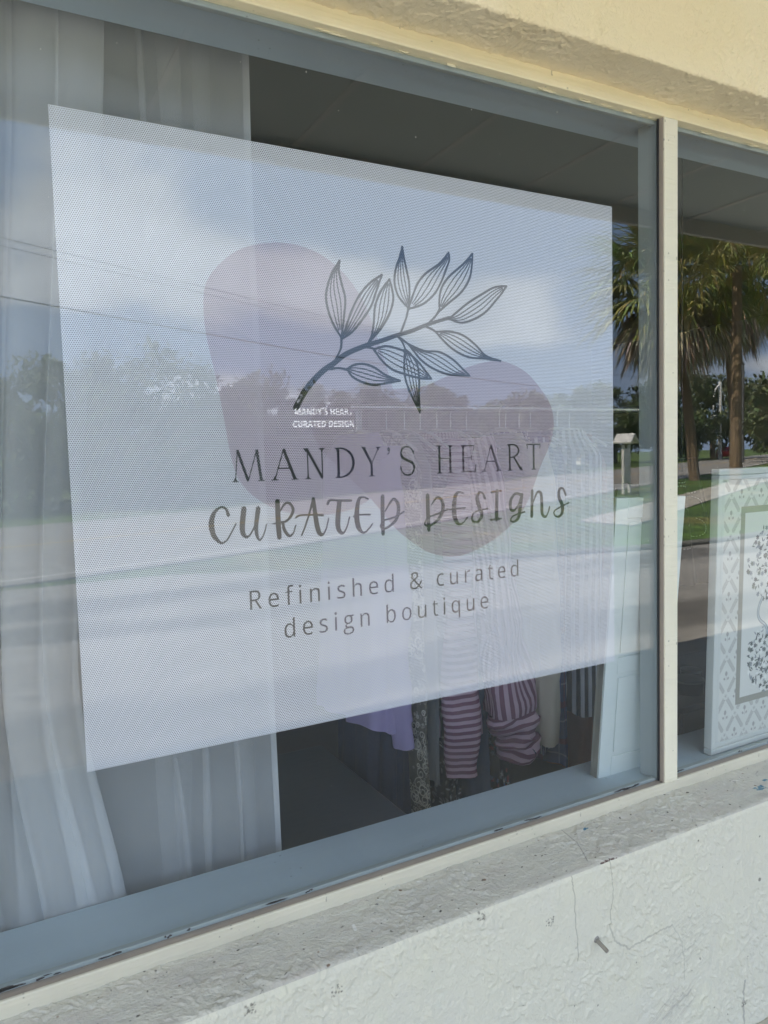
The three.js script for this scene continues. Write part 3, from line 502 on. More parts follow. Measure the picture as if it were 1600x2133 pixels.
const plaid = striper(128, 128, (g, w, h) => { g.fillStyle = 'rgb(84,96,140)'; g.fillRect(0, 0, w, h); g.globalAlpha = 0.5; g.fillStyle = 'rgb(140,60,80)'; g.fillRect(0, 20, w, 22); g.fillRect(20, 0, 22, h); g.fillStyle = 'rgb(190,196,210)'; g.fillRect(0, 84, w, 6); g.fillRect(84, 0, 6, h); g.globalAlpha = 1; });

// a garment hanging from the rail: folded body, optional sleeve and cuff in front
function hangBody(w, d, top, bot, folds, seed, flare = 1, uvk = 1) {
  return sheet(132, 44, (u, v) => {
    const a = u * Math.PI * 2, sh = smooth(0, 0.1, v), hem = smooth(0.9, 1, v);
    const ca = Math.cos(a), sa = Math.sin(a), wr = fbm(ca * 2.2 + seed, v * 5 + sa * 2.2, seed + 3, 3);
    const ph = folds * a + seed + v * 1.3 + 1.6 * fbm(v * 2.2, seed * 1.3, 5, 2) + 1.2 * wr;
    const k = 1 + 0.20 * v * Math.sin(ph) + 0.11 * v * Math.sin(a * (folds * 2 + 1) + seed * 2 + wr * 2) + 0.14 * wr * v;
    const y = lerp(top, bot, v) + hem * (0.014 * Math.sin(a * 2 + seed) + 0.006 * Math.sin(ph)) + 0.01 * wr * v;
    const ww = lerp(w * 0.75, w * flare, v) * (0.55 + 0.45 * sh), dd = d * (0.62 + 0.38 * sh);
    return [ca * ww / 2 * k + 0.012 * fbm(v * 3, seed, 9, 2), y, sa * dd / 2 * (0.75 + 0.25 * k)];
  }, (u, v) => [u * Math.PI * (w + d) / 2 * uvk, (top - bot) * (1 - v) * uvk]);
}
function sleeveGeo(pts, r0, r1, seed, uvk = 1) {
  const g = tube(pts, r0, r1, 40, 20), p = g.attributes.position, uv = g.attributes.uv; let L = 0; for (let i = 1; i < pts.length; i++) L += Math.hypot(...pts[i].map((v, k) => v - pts[i - 1][k]));
  const nr = g.attributes.normal;
  for (let i = 0; i < p.count; i++) {   // creases: rings that bite in where the cloth slumps, plus lengthwise drag folds
    const t = uv.getX(i), q = uv.getY(i) * Math.PI * 2, r = lerp(r0, r1, t), f = fbm(t * 6 + seed, Math.sin(q) * 1.1 + seed, seed + 4, 3), k = r * (0.16 * Math.sin(q * 3 + seed + t * 4) + 0.42 * f + 0.10 * Math.sin(t * 26 + 3 * Math.sin(q) + seed) * smooth(0.3, 0.8, t));
    p.setXYZ(i, p.getX(i) + nr.getX(i) * k, p.getY(i) + nr.getY(i) * k, p.getZ(i) + nr.getZ(i) * k);
    uv.setXY(i, uv.getY(i) * Math.PI * (r0 + r1) * uvk, t * L * uvk);
  }
  g.computeVertexNormals(); return g;
}
function garment(name, label, category, x, build, z = RZ) {
  const o = thing(name, label, category, [x, RY - 0.02, z], 0, 'garments on the clothes rail');
  mesh('hanger', tube([[0, -0.13, -0.2], [0, -0.07, -0.06], [0, -0.06, 0], [0, -0.07, 0.06], [0, -0.13, 0.2]], 0.006, 0.006, 24, 6), std([0.8, 0.8, 0.78], 0.4), o);
  mesh('hook', tube([[0, -0.06, 0], [0, 0.0, 0.002], [0, 0.03, 0.014], [0, 0.036, 0.0], [0, 0.03, -0.014]], 0.0025, 0.0025, 16, 6), std([0.85, 0.85, 0.85], 0.2, { metalness: 1 }), o);
  build(o); return o;
}
const dn = (y) => y - (RY - 0.02);
garment('navy_skirt', 'long navy skirt hanging below the lavender top at the rail end', 'skirt', 1.165, (o) => { mesh('body', hangBody(0.17, 0.38, -0.10, dn(0.1), 7, 1), fabric([0.028, 0.040, 0.085]), o); });
garment('lavender_top', 'lavender knit top with a hanging sleeve at the rail end', 'top', 1.145, (o) => {
  const m = fabric([0.52, 0.43, 0.70]); mesh('body', hangBody(0.21, 0.44, -0.07, dn(0.57), 5, 2, 1.1), m, o);
  mesh('sleeve', sleeveGeo([[0.01, -0.12, 0.16], [0.025, -0.5, 0.20], [0.02, -0.8, 0.21], [0.035, dn(0.50), 0.21]], 0.05, 0.030, 2), m, o);
});
garment('lace_dress', 'long cream crochet lace dress reaching almost to the floor', 'dress', 1.262, (o) => { mesh('body', hangBody(0.115, 0.42, -0.08, dn(0.12), 6, 3), fabric(null, lace, [4, 2]), o); });
garment('grey_scarf', 'thin pale grey scarf with fringe beside the lace dress', 'scarf', 1.335, (o) => { mesh('body', hangBody(0.035, 0.34, -0.08, dn(0.33), 9, 8), fabric([0.36, 0.38, 0.38]), o); });
garment('striped_shirt', 'mauve and plum striped shirt with gathered cuff hanging at window', 'shirt', 1.47, (o) => {
  const m = fabric(null, mauveStripe, [42, 42]), across = fabric(null, (() => { const t = mauveStripe.clone(); t.rotation = Math.PI / 2; return t; })(), [42, 42]);
  mesh('body', hangBody(0.17, 0.42, -0.07, dn(0.46), 5, 5), m, o);
  mesh('sleeve', sleeveGeo([[0.03, -0.1, 0.18], [0.07, -0.5, 0.23], [0.09, -0.85, 0.25], [0.105, dn(0.56), 0.26]], 0.062, 0.088, 5), m, o);
  mesh('cuff', sleeveGeo([[0.105, dn(0.575), 0.26], [0.125, dn(0.49), 0.265], [0.15, dn(0.40), 0.262]], 0.080, 0.072, 5), across, o);
  mesh('sleeve', sleeveGeo([[-0.03, -0.1, 0.16], [-0.06, -0.5, 0.2], [-0.075, -0.8, 0.215], [-0.07, dn(0.36), 0.22]], 0.05, 0.055, 7), across, o);
});
garment('beige_cardigan', 'beige knit cardigan sleeve next to the striped shirt', 'cardigan', 1.675, (o) => { const m = fabric([0.66, 0.60, 0.48]); mesh('body', hangBody(0.09, 0.40, -0.08, dn(0.48), 4, 9), m, o); mesh('sleeve', sleeveGeo([[0.02, -0.12, 0.16], [0.035, -0.5, 0.2], [0.04, -0.8, 0.21], [0.03, dn(0.43), 0.21]], 0.050, 0.034, 4), m, o); }, RZ + 0.10);
garment('floral_dress', 'black floral print dress low between the striped garments', 'dress', 1.60, (o) => { mesh('body', hangBody(0.10, 0.38, -0.09, dn(0.12), 6, 12), fabric(null, floral, [5, 5]), o); });
garment('navy_striped_shirt', 'navy shirt with narrow white stripes on the rail', 'shirt', 1.78, (o) => { const m = fabric(null, navyStripe, [26, 26]); mesh('body', hangBody(0.12, 0.42, -0.07, dn(0.36), 5, 14), m, o); mesh('sleeve', sleeveGeo([[-0.01, -0.1, 0.18], [0.0, -0.5, 0.21], [0.005, -0.8, 0.22], [0.01, dn(0.47), 0.22]], 0.045, 0.032, 9), m, o); });
garment('blue_blouse', 'plain royal blue blouse between two striped tops', 'blouse', 1.845, (o) => { mesh('body', hangBody(0.07, 0.42, -0.07, dn(0.52), 5, 17), fabric([0.05, 0.10, 0.32]), o); });
garment('plaid_shirt', 'blue and red plaid shirt low behind the navy stripes', 'shirt', 1.90, (o) => { mesh('body', hangBody(0.08, 0.38, -0.07, dn(0.25), 5, 22), fabric(null, plaid, [7, 7]), o); });
garment('black_white_top', 'black and white striped top near the leaning panel', 'top', 1.965, (o) => { const m = fabric(null, bwStripe, [30, 30]); mesh('body', hangBody(0.13, 0.44, -0.07, dn(0.48), 4, 25), m, o); }, RZ + 0.08);
garment('denim_dress', 'faded denim dress low behind the striped cuff', 'dress', 1.53, (o) => { mesh('body', hangBody(0.07, 0.36, -0.09, dn(0.14), 5, 31), fabric([0.10, 0.14, 0.22]), o); });
garment('patterned_tunic', 'grey and white leaf pattern tunic below the striped shirt', 'tunic', 1.40, (o) => { mesh('body', hangBody(0.08, 0.37, -0.09, dn(0.16), 6, 37), fabric(null, leafy, [5, 5]), o); });
garment('rust_skirt', 'rust and grey skirt at the far end of the rail', 'skirt', 2.10, (o) => { mesh('body', hangBody(0.12, 0.40, -0.08, dn(0.16), 6, 28), fabric([0.34, 0.15, 0.10]), o); });

// ------------------------------------------------------------------ panels leaning in the windows
{
  const white = std([0.66, 0.72, 0.70], 0.5, { bumpMap: again(grainBump, 1, 3), bumpScale: 0.0006 }), wood = std([1, 1, 1], 0.8, { map: again(dataTexture(256, 512, (u, v) => { const n = fbm(u * 14, v * 3, 5, 4, 14, 3); const k = 0.5 + 0.2 * n; return [k * 1.0, k * 0.98, k * 0.9]; }, true), 4, 2), bumpMap: again(grainBump, 3, 1), bumpScale: 0.001 });
  const p = thing('cabinet_door', 'white painted panelled cabinet door leaning against the mullion inside', 'cabinet door', [1.305, 0.641, -0.118]);
  p.rotation.set(0.066, 0, -0.03);
  const H = 0.70, W = 0.24;
  mesh('core', box(0.0022, W, 0.0005, H, 0, 0.022, 0.001), white, p);
  mesh('edge', box(0, 0.002, 0, H, 0, 0.022, 0.0005), wood, p);
  mesh('stile', box(0.002, 0.042, 0.0005, H, 0.0222, 0.027, 0.0015), white, p); mesh('stile', box(W - 0.04, W, 0.0005, H, 0.0222, 0.027, 0.0015), white, p);
  for (const [a, b] of [[0.0005, 0.05], [0.262, 0.305], [H - 0.05, H]]) mesh('rail', box(0.0425, W - 0.0405, a, b, 0.0222, 0.0268, 0.0015), white, p);
  for (const [a, b] of [[0.056, 0.256], [0.311, H - 0.056]]) mesh('raised_field', box(0.05, W - 0.048, a + 0.004, b - 0.004, 0.0222, 0.0252, 0.0014), white, p);
}
const AW = 0.62, AH = 0.755;
const stencil = canvasTexture(1240, 1510, (g, w, h) => {
  const k = 2000, r = rng(91); g.fillStyle = 'rgb(228,230,228)'; g.fillRect(0, 0, w, h);
  const sprig = (x, y, a, s, col) => { g.save(); g.translate(x, y); g.rotate(a); g.strokeStyle = g.fillStyle = col; g.lineWidth = 1.4 * s; g.beginPath(); g.moveTo(0, -36 * s); g.lineTo(0, 34 * s); g.stroke(); for (let i = -5; i <= 4; i++) for (const d of [-1, 1]) { g.beginPath(); g.ellipse(d * 5.4 * s, i * 6.8 * s, 5.6 * s, 1.9 * s, d * -0.7, 0, 7); g.fill(); } g.restore(); };
  const flower = (x, y, s, col) => { g.fillStyle = g.strokeStyle = col; for (const [ox, oy, e] of [[0, -14, 11], [-13, 10, 7], [13, 10, 7]]) { g.beginPath(); g.ellipse(x + ox * s, y + oy * s, e * 0.8 * s, e * s, ox * 0.05, 0, 7); g.fill(); } g.lineWidth = 2 * s; g.beginPath(); g.moveTo(x, y - 6 * s); g.lineTo(x, y + 22 * s); g.stroke(); };
  const col = 'rgb(178,178,178)', m = -30, pw = 176, ph = 232;
  for (let j = -1; j < 8; j++) for (let i = -1; i < 9; i++) {
    const x = m + i * pw, y = m + j * ph, e = Math.atan2(pw, ph);
    for (const [u, v, q] of [[0.25, 0.25, -e], [0.75, 0.25, e], [0.25, 0.75, e], [0.75, 0.75, -e]]) sprig(x + pw * u, y + ph * v, q, 1.4, col);
    flower(x + pw * 0.5, y, 1.25, col); flower(x, y + ph * 0.5, 1.25, col);
    g.strokeStyle = col; g.lineWidth = 2.4; for (const [ox, oy] of [[0, 0], [pw / 2, ph / 2]]) for (let q = 0; q < 6; q++) { g.beginPath(); g.moveTo(x + ox, y + oy); g.lineTo(x + ox + Math.cos(q * 1.05) * 13, y + oy + Math.sin(q * 1.05) * 13); g.stroke(); }
  }
  g.fillStyle = 'rgb(163,163,156)'; g.fillRect(146, 155, w - 292, h - 350); g.fillStyle = 'rgb(230,232,231)'; g.fillRect(184, 193, w - 368, h - 426);
  const bouquet = (cx, cy, R0) => { for (let n = 0; n < 420; n++) { const a = r() * 7, q = Math.sqrt(r()) * R0, x = cx + Math.cos(a) * q * 1.25, y = cy + Math.sin(a) * q; g.save(); g.translate(x, y); g.rotate(r() * 7); g.fillStyle = ['rgb(84,92,96)', 'rgb(112,122,118)', 'rgb(246,248,248)', 'rgb(150,158,166)', 'rgb(98,104,112)'][(r() * 5) | 0]; if (r() < 0.62) { g.beginPath(); g.moveTo(0, 0); g.quadraticCurveTo(10, -9, 30, 0); g.quadraticCurveTo(10, 9, 0, 0); g.fill(); } else for (let p = 0; p < 6; p++) { g.beginPath(); g.ellipse(Math.cos(p * 1.05) * 8, Math.sin(p * 1.05) * 8, 8, 4, p * 1.05, 0, 7); g.fill(); } g.restore(); } };
  bouquet(520, 500, 240); bouquet(520, 1060, 230);
  g.strokeStyle = 'rgb(120,130,140)'; g.lineWidth = 20; g.beginPath(); g.moveTo(370, 700); g.quadraticCurveTo(290, 800, 370, 850); g.quadraticCurveTo(430, 880, 420, 930); g.stroke(); g.strokeStyle = 'rgb(196,206,214)'; g.lineWidth = 13; g.stroke();
});
{
  const a = thing('stencilled_panel', 'large stencilled floral panel in a pale moulded frame leaning on right window', 'artwork', [1.652, 0.641, -0.058]);
  a.rotation.x = 0.028;
  const pale = std([0.60, 0.62, 0.59], 0.5);
  const face = mesh('printed_face', sheet(1, 1, (u, v) => [0.03 + u * (AW - 0.06), 0.03 + v * (AH - 0.06), 0.0185]), std([0.84, 0.83, 0.79], 0.55, { map: stencil }), a);
  mesh('backing', box(0.004, AW - 0.004, 0.004, AH - 0.004, 0, 0.0175, 0.001), pale, a);
  for (const [x0, x1, y0, y1] of [[0, AW, 0, 0.016], [0, AW, AH - 0.016, AH], [0, 0.016, 0.0165, AH - 0.0165], [AW - 0.016, AW, 0.0165, AH - 0.0165]]) mesh('frame_rail', box(x0, x1, y0, y1, -0.002, 0.023, 0.003), pale, a);
  for (const [x0, x1, y0, y1] of [[0.0165, AW - 0.0165, 0.0165, 0.030], [0.0165, AW - 0.0165, AH - 0.030, AH - 0.0165], [0.0165, 0.030, 0.0305, AH - 0.0305], [AW - 0.030, AW - 0.0165, 0.0305, AH - 0.0305]]) mesh('inner_moulding', box(x0, x1, y0, y1, 0.0, 0.0205, 0.004), pale, a);
}
// dim goods on a shelf in the right window
{
  const sh = thing('display_shelf', 'dark display shelf behind the right window', 'shelf', [2.3, 0, -0.62]);
  const dk = std([0.05, 0.05, 0.055], 0.7);
  mesh('shelf_top', box(-0.32, 0.9, 0.58, 0.605, -0.22, 0.22, 0.004), dk, sh);
  for (const x of [-0.31, 0.87]) mesh('leg', box(x, x + 0.02, 0, 0.58, -0.2, 0.2, 0.003), dk, sh);
  const tin = (x, z, r, h, label) => { const t = thing('candle_tin', label, 'candle', [x, 0.605, z], 0, 'candle tins on the dark shelf'); mesh('tin', new THREE.CylinderGeometry(r, r, h, 28).translate(0, h / 2, 0), std([0.04, 0.045, 0.05], 0.35, { metalness: 0.6 }), t); mesh('lid', new THREE.CylinderGeometry(r * 1.03, r * 1.03, 0.01, 28).translate(0, h + 0.005, 0), std([0.12, 0.13, 0.13], 0.4, { metalness: 0.5 }), t); };
  tin(2.13, -0.5, 0.05, 0.04, 'larger round black candle tin beside the stencilled panel'); tin(2.24, -0.58, 0.035, 0.035, 'smaller round candle tin behind the larger one');
  const bag = thing('linen_bag', 'small pale linen bag on the dark shelf', 'bag', [2.19, 0.605, -0.72]);
  mesh('body', sheet(32, 16, (u, v) => { const q = u * Math.PI * 2, k = 1 - 0.35 * v * v; return [Math.cos(q) * 0.07 * k * (1 + 0.1 * Math.sin(q * 5)), v * 0.16, Math.sin(q) * 0.05 * k]; }), fabric([0.3, 0.29, 0.26]), bag);
  const cloth = thing('dark_hanging_cloth', 'navy cloth with white embroidery hanging in the right window', 'cloth', [2.0, 1.42, -0.42]);
  const emb = canvasTexture(256, 512, (g, w, h) => { g.fillStyle = 'rgb(24,30,36)'; g.fillRect(0, 0, w, h); g.strokeStyle = 'rgb(170,178,176)'; g.lineWidth = 3; g.setLineDash([5, 4]); for (let k = 0; k < 7; k++) { g.beginPath(); g.arc(128 + (k % 2 ? 36 : -30), 60 + k * 44, 38, k, k + 3.4); g.stroke(); } });
  mesh('panel', sheet(24, 24, (u, v) => [(u - 0.5) * lerp(0.16, 0.3, v) + 0.06 * v, -v * 0.42, 0.012 * Math.sin(u * 18)], (u, v) => [u, 1 - v]), std([1, 1, 1], 0.9, { map: emb }), cloth);
  mesh('cord', tube([[0, 0, 0], [0, 0.4, 0.0], [0, 1.33, 0.0]], 0.002, 0.002, 8, 5), dk, cloth);
  const board = (x, z, w, h, t, lean, label, col) => { const b = thing('leaning_board', label, 'board', [x, 0, z], 0, 'boards leaning behind the right window'); b.rotation.z = lean; mesh('face', box(0, w, 0, h, 0, t, 0.003), std(col, 0.7), b); mesh('edge_batten', box(0.01, 0.05, 0.02, h - 0.02, t, t + 0.012, 0.003), std(col.map((c) => c * 0.8), 0.7), b); };
  board(2.5, -1.3, 0.24, 1.3, 0.02, -0.06, 'tall narrow pale board leaning far behind the right window', [0.24, 0.25, 0.25]);
  board(2.32, -0.95, 0.07, 1.12, 0.02, -0.10, 'thin grey board leaning beside the candle shelf', [0.30, 0.31, 0.31]);
}
// lit letters on the back counter
{
  const sg = thing('letter_sign', 'dark counter sign with small glowing white shop lettering', 'sign', [2.12, 1.73, -3.5]);
  mesh('sign_board', box(-0.34, 0.34, -0.12, 0.12, -0.03, 0, 0.004), std([0.05, 0.05, 0.05], 0.6), sg);
  const t = canvasTexture(640, 220, (g, w, h) => { g.fillStyle = '#000'; g.fillRect(0, 0, w, h); g.fillStyle = '#fff'; g.font = 'bold 72px sans-serif'; g.textAlign = 'center'; g.textBaseline = 'middle'; g.fillText("MANDY'S HEART", w / 2, 62, 600); g.fillText('CURATED DESIGN', w / 2, 158, 600); });
  mesh('sign_letters', sheet(1, 1, (u, v) => [(u - 0.5) * 0.50, (v - 0.5) * 0.19, 0.002]), std([0.02, 0.02, 0.02], 0.6, { emissive: C(1, 1, 1), emissiveMap: t, emissiveIntensity: 0.42 }), sg);
  const post = thing('sign_counter', 'dark shop counter at the back of the room', 'counter', [2.4, 0, -3.7]);
  mesh('counter_body', box(-0.9, 1.4, 0, 1.58, -0.3, 0.14, 0.006), std([0.10, 0.09, 0.085], 0.7), post); mesh('counter_top', box(-0.94, 1.44, 1.58, 1.61, -0.32, 0.21, 0.006), std([0.16, 0.14, 0.12], 0.5), post);
}

// ------------------------------------------------------------------ across the lot: palms, trees, street things (mirrored in the glass)
const leafMat = (c, o = {}) => new THREE.MeshPhysicalMaterial({ color: C(...c), roughness: 0.75, side: THREE.DoubleSide, transmission: 0.25, thickness: 0, vertexColors: true, ...o });
function tint(g, f) { const p = g.attributes.position, c = new Float32Array(p.count * 3); for (let i = 0; i < p.count; i += 3) { const v = f(i); for (let k = i; k < Math.min(i + 3, p.count); k++) { c[3 * k] = v[0]; c[3 * k + 1] = v[1]; c[3 * k + 2] = v[2]; } } g.setAttribute('color', new THREE.BufferAttribute(c, 3)); return g; }
class Tris { constructor() { this.p = []; this.c = []; } tri(a, b, c, col) { this.p.push(...a, ...b, ...c); for (let k = 0; k < 3; k++) this.c.push(...col); } build() { const g = new THREE.BufferGeometry(); g.setAttribute('position', new THREE.Float32BufferAttribute(this.p, 3)); g.setAttribute('color', new THREE.Float32BufferAttribute(this.c, 3)); g.computeVertexNormals(); return g; } }
const V = (x, y, z) => new THREE.Vector3(x, y, z);
// one blade: a long thin strip along a drooping arc
function blade(T, from, dir, len, droop, width, col, seg = 4) {
  const side = V().crossVectors(dir, V(0, 1, 0)); if (side.lengthSq() < 1e-4) side.set(1, 0, 0); side.normalize();
  let p = from.clone(), d = dir.clone(), prev = null;
  for (let k = 0; k <= seg; k++) {
    const w = width * Math.sin(Math.PI * (0.12 + 0.86 * k / seg)) * 0.5, a = p.clone().addScaledVector(side, w), b = p.clone().addScaledVector(side, -w);
    if (prev) { T.tri(prev[0].toArray(), prev[1].toArray(), b.toArray(), col); T.tri(prev[0].toArray(), b.toArray(), a.toArray(), col); }
    prev = [a, b]; p = p.clone().addScaledVector(d, len / seg); d.y -= droop / seg; d.normalize();
  }
}
function fanCrown(R, seed, dead) {
  const T = new Tris(), r = rng(seed), n = dead ? 60 : 46;
  for (let f = 0; f < n; f++) {
    const az = f * 2.399 + r() * 0.4, el = dead ? lerp(-1.35, -0.55, r()) : lerp(-0.55, 1.35, Math.pow((f + 0.5) / n, 0.8));
    const dir = V(Math.cos(el) * Math.cos(az), Math.sin(el), Math.cos(el) * Math.sin(az)), pet = R * (dead ? 0.28 + r() * 0.15 : 0.42 + r() * 0.15);
    const base = V(0, dead ? -0.15 : 0.0, 0), hub = base.clone().addScaledVector(dir, pet); hub.y -= 0.08 * pet;
    const k = 0.75 + r() * 0.5, col = dead ? [0.52 * k, 0.45 * k, 0.34 * k] : [lerp(0.20, 0.36, r()) * k, 0.33 * k, 0.10 * k];
    blade(T, base, dir, pet, 0.15, 0.06, dead ? [0.22, 0.16, 0.1] : [0.14, 0.17, 0.06], 2);
    const sideA = V().crossVectors(dir, V(0, 1, 0)).normalize(), upA = V().crossVectors(sideA, dir).normalize();
    for (let b = 0; b < 26; b++) {
      const a = lerp(-1.75, 1.75, (b + 0.5) / 26) + (r() - 0.5) * 0.08;
      const bd = dir.clone().multiplyScalar(Math.cos(a)).addScaledVector(sideA, Math.sin(a)).addScaledVector(upA, 0.10).normalize();
      const c2 = col.map((c) => c * (0.8 + r() * 0.4));
      blade(T, hub, bd, R * (0.52 + 0.12 * Math.cos(a)) * (0.85 + r() * 0.3), dead ? 1.5 : 0.75 + r() * 0.7, R * 0.030, c2, 3);
    }
  }
  return T.build();
}
function featherCrown(R, seed) {
  const T = new Tris(), r = rng(seed), n = 22;
  for (let f = 0; f < n; f++) {
    const az = f * 2.399, el = lerp(-0.25, 1.25, (f + 0.5) / n), k = 0.75 + r() * 0.5, col = [0.37 * k, 0.35 * k, 0.09 * k];
    let p = V(0, 0, 0), d = V(Math.cos(el) * Math.cos(az), Math.sin(el), Math.cos(el) * Math.sin(az)); const L = R * (1.0 + r() * 0.25), seg = 26;
    for (let s = 0; s < seg; s++) {
      const q = p.clone().addScaledVector(d, L / seg); blade(T, p, d, L / seg, 0, 0.05, [0.2, 0.18, 0.07], 1);
      if (s > 2) for (let m = 0; m < 5; m++) { const a = r() * 7, sideA = V().crossVectors(d, V(0.01, 1, 0)).normalize(), upA = V().crossVectors(sideA, d).normalize(); const bd = d.clone().multiplyScalar(0.55).addScaledVector(sideA, Math.cos(a)).addScaledVector(upA, Math.sin(a) * 0.7).normalize(); blade(T, p.clone().lerp(q, r()), bd, R * 0.22 * (0.5 + 0.7 * Math.sin(Math.PI * s / seg)), 0.8, R * 0.018, col.map((c) => c * (0.75 + r() * 0.5)), 2); }
      p = q; d.y -= 2.3 / seg * (0.4 + s / seg); d.normalize();
    }
  }
  return T.build();
}
const barkMap = dataTexture(128, 512, (u, v) => { const ring = 0.5 + 0.5 * Math.sin(v * 160 + fbm(u * 6, v * 6, 5, 3, 6) * 3), n = fbm(u * 8, v * 30, 7, 4, 8, 30); const k = 0.78 + 0.12 * ring + 0.25 * n; return [0.58 * k, 0.50 * k, 0.40 * k]; }, true);
const bark = std([1, 1, 1], 0.95, { map: barkMap, bumpMap: again(barkMap, 1, 1), bumpScale: 0.02 });
function palm(name, label, pos, top, trunkR, crownR, seed, feather) {
  const o = thing(name, label, 'palm tree', pos, 0, 'palms on the lawn across the lot'), [tx, ty, tz] = top;
  mesh('trunk', tube([[0, -0.1, 0], [tx * 0.25, ty * 0.3, tz * 0.25], [tx * 0.65, ty * 0.7, tz * 0.65], [tx, ty, tz]], trunkR * 1.15, trunkR * 0.85, 30, 12), bark, o);
  const put = (m) => m.position.set(tx, ty, tz);
  put(mesh('crown', feather ? featherCrown(crownR, seed) : fanCrown(crownR, seed, false), leafMat([1, 1, 1]), o));
  if (!feather) put(mesh('dead_frond_skirt', fanCrown(crownR * 0.92, seed + 7, true), leafMat([1, 1, 1], { transmission: 0.08 }), o));
  return o;
}
palm('fan_palm', 'leaning fan palm with grey skirt of dead fronds on lawn', [28.7, 0, 22], [-1.2, 8.6, 0.2], 0.21, 4.5, 11, false);
palm('feather_palm', 'yellow green palm with drooping plume fronds beside the fan palm', [25.7, 0, 17.7], [-0.1, 8.2, -0.1], 0.20, 4.0, 15, true);
palm('fan_palm', 'upright fan palm behind the plume palm', [36.5, 0, 25.5], [-1.2, 10.6, 0.2], 0.22, 5.0, 23, false);

function leafCrown(rx, ry, rz, clumps, per, leaf, seed, base) {
  const T = new Tris(), r = rng(seed);
  for (let c = 0; c < clumps; c++) {
    const a = r() * 7, b = Math.acos(lerp(1, -0.75, r())), q = 0.55 + 0.45 * Math.sqrt(r());
    const cx = Math.sin(b) * Math.cos(a) * rx * q, cy = Math.cos(b) * ry * q, cz = Math.sin(b) * Math.sin(a) * rz * q, R0 = (0.18 + r() * 0.16) * (rx + ry) / 2, tone = 0.7 + r() * 0.6;
    for (let l = 0; l < per; l++) {
      const d = V(r() - 0.5, r() - 0.5, r() - 0.5).normalize(), s = R0 * Math.cbrt(r()), p = V(cx, cy, cz).addScaledVector(d, s), u = V(r() - 0.5, r() - 0.5, r() - 0.5).normalize(), w = V().crossVectors(u, d).normalize(), z = leaf * (0.6 + r() * 0.8), col = base.map((k) => k * tone * (0.8 + r() * 0.4));
      const A = p.clone().addScaledVector(u, z), B = p.clone().addScaledVector(w, z * 0.45), D = p.clone().addScaledVector(w, -z * 0.45), E = p.clone().addScaledVector(u, -z);
      T.tri(A.toArray(), B.toArray(), D.toArray(), col); T.tri(B.toArray(), E.toArray(), D.toArray(), col);
    }
  }
  return T.build();
}
const crowns = [leafCrown(3.4, 2.6, 3.4, 60, 150, 0.15, 3, [0.105, 0.145, 0.05]), leafCrown(3.0, 3.2, 3.0, 60, 150, 0.15, 5, [0.09, 0.13, 0.05]), leafCrown(4.2, 2.4, 3.6, 66, 150, 0.16, 8, [0.125, 0.155, 0.06])];
const crownMat = leafMat([1, 1, 1]), trunkMat = std([0.12, 0.10, 0.08], 0.95);
function tree(label, x, z, h, s, k) {
  const o = thing('broadleaf_tree', label, 'tree', [x, 0, z], x * 1.7, 'trees beyond the road'), ch = h - 2.4 * s;
  mesh('trunk', tube([[0, -0.1, 0], [0.1, ch * 0.5, 0.05], [0, ch, 0]], 0.20 * s, 0.12 * s, 10, 8), trunkMat, o);
  for (const [dx, dz] of [[1.1, 0.4], [-0.9, 0.8], [0.1, -1.2]]) mesh('limb', tube([[0, ch * 0.75, 0], [dx * 0.5 * s, ch, dz * 0.5 * s], [dx * s, ch + 1.1 * s, dz * s]], 0.09 * s, 0.04 * s, 8, 6), trunkMat, o);
  const c = mesh('crown', crowns[k], crownMat, o); c.position.y = ch; c.scale.setScalar(s);
}
const far = [['round', 62, 62, 8, 1.5, 0], ['tall', 72, 60, 9, 1.7, 1], ['wide', 84, 64, 10, 1.9, 2], ['dense', 54, 30, 6.5, 1.3, 1], ['spreading', 64, 38, 8, 1.6, 2], ['low', 76, 47, 8, 1.6, 0], ['dark', 49, 52, 6, 1.3, 1], ['broad', 40, 48, 5.5, 1.3, 2]];
far.forEach(([w, x, z, h, s, k], i) => tree(`${w} green tree beyond the road, ${['beside the first palm', 'behind the lamp post', 'behind the parked car', 'right of the palms', 'far right of the palms', 'behind the car', 'left of the white house', 'near the white house'][i]}`, x, z, h, s, k));
for (let i = 0; i < 13; i++) { const x = -9 + i * 3.3 + hash(i, 1, 5) * 1.6, z = Math.max(25, roadZ(x) + 13) + hash(i, 2, 5) * 5; tree(`hazy green street tree across the road, ${['first', 'second', 'third', 'fourth', 'fifth', 'sixth', 'seventh', 'eighth', 'ninth', 'tenth', 'eleventh', 'twelfth', 'last'][i]} of the row from the left`, x, z, 3.7 + hash(i, 3, 5) * 1.5, 0.82 + hash(i, 4, 5) * 0.28, i % 3); }

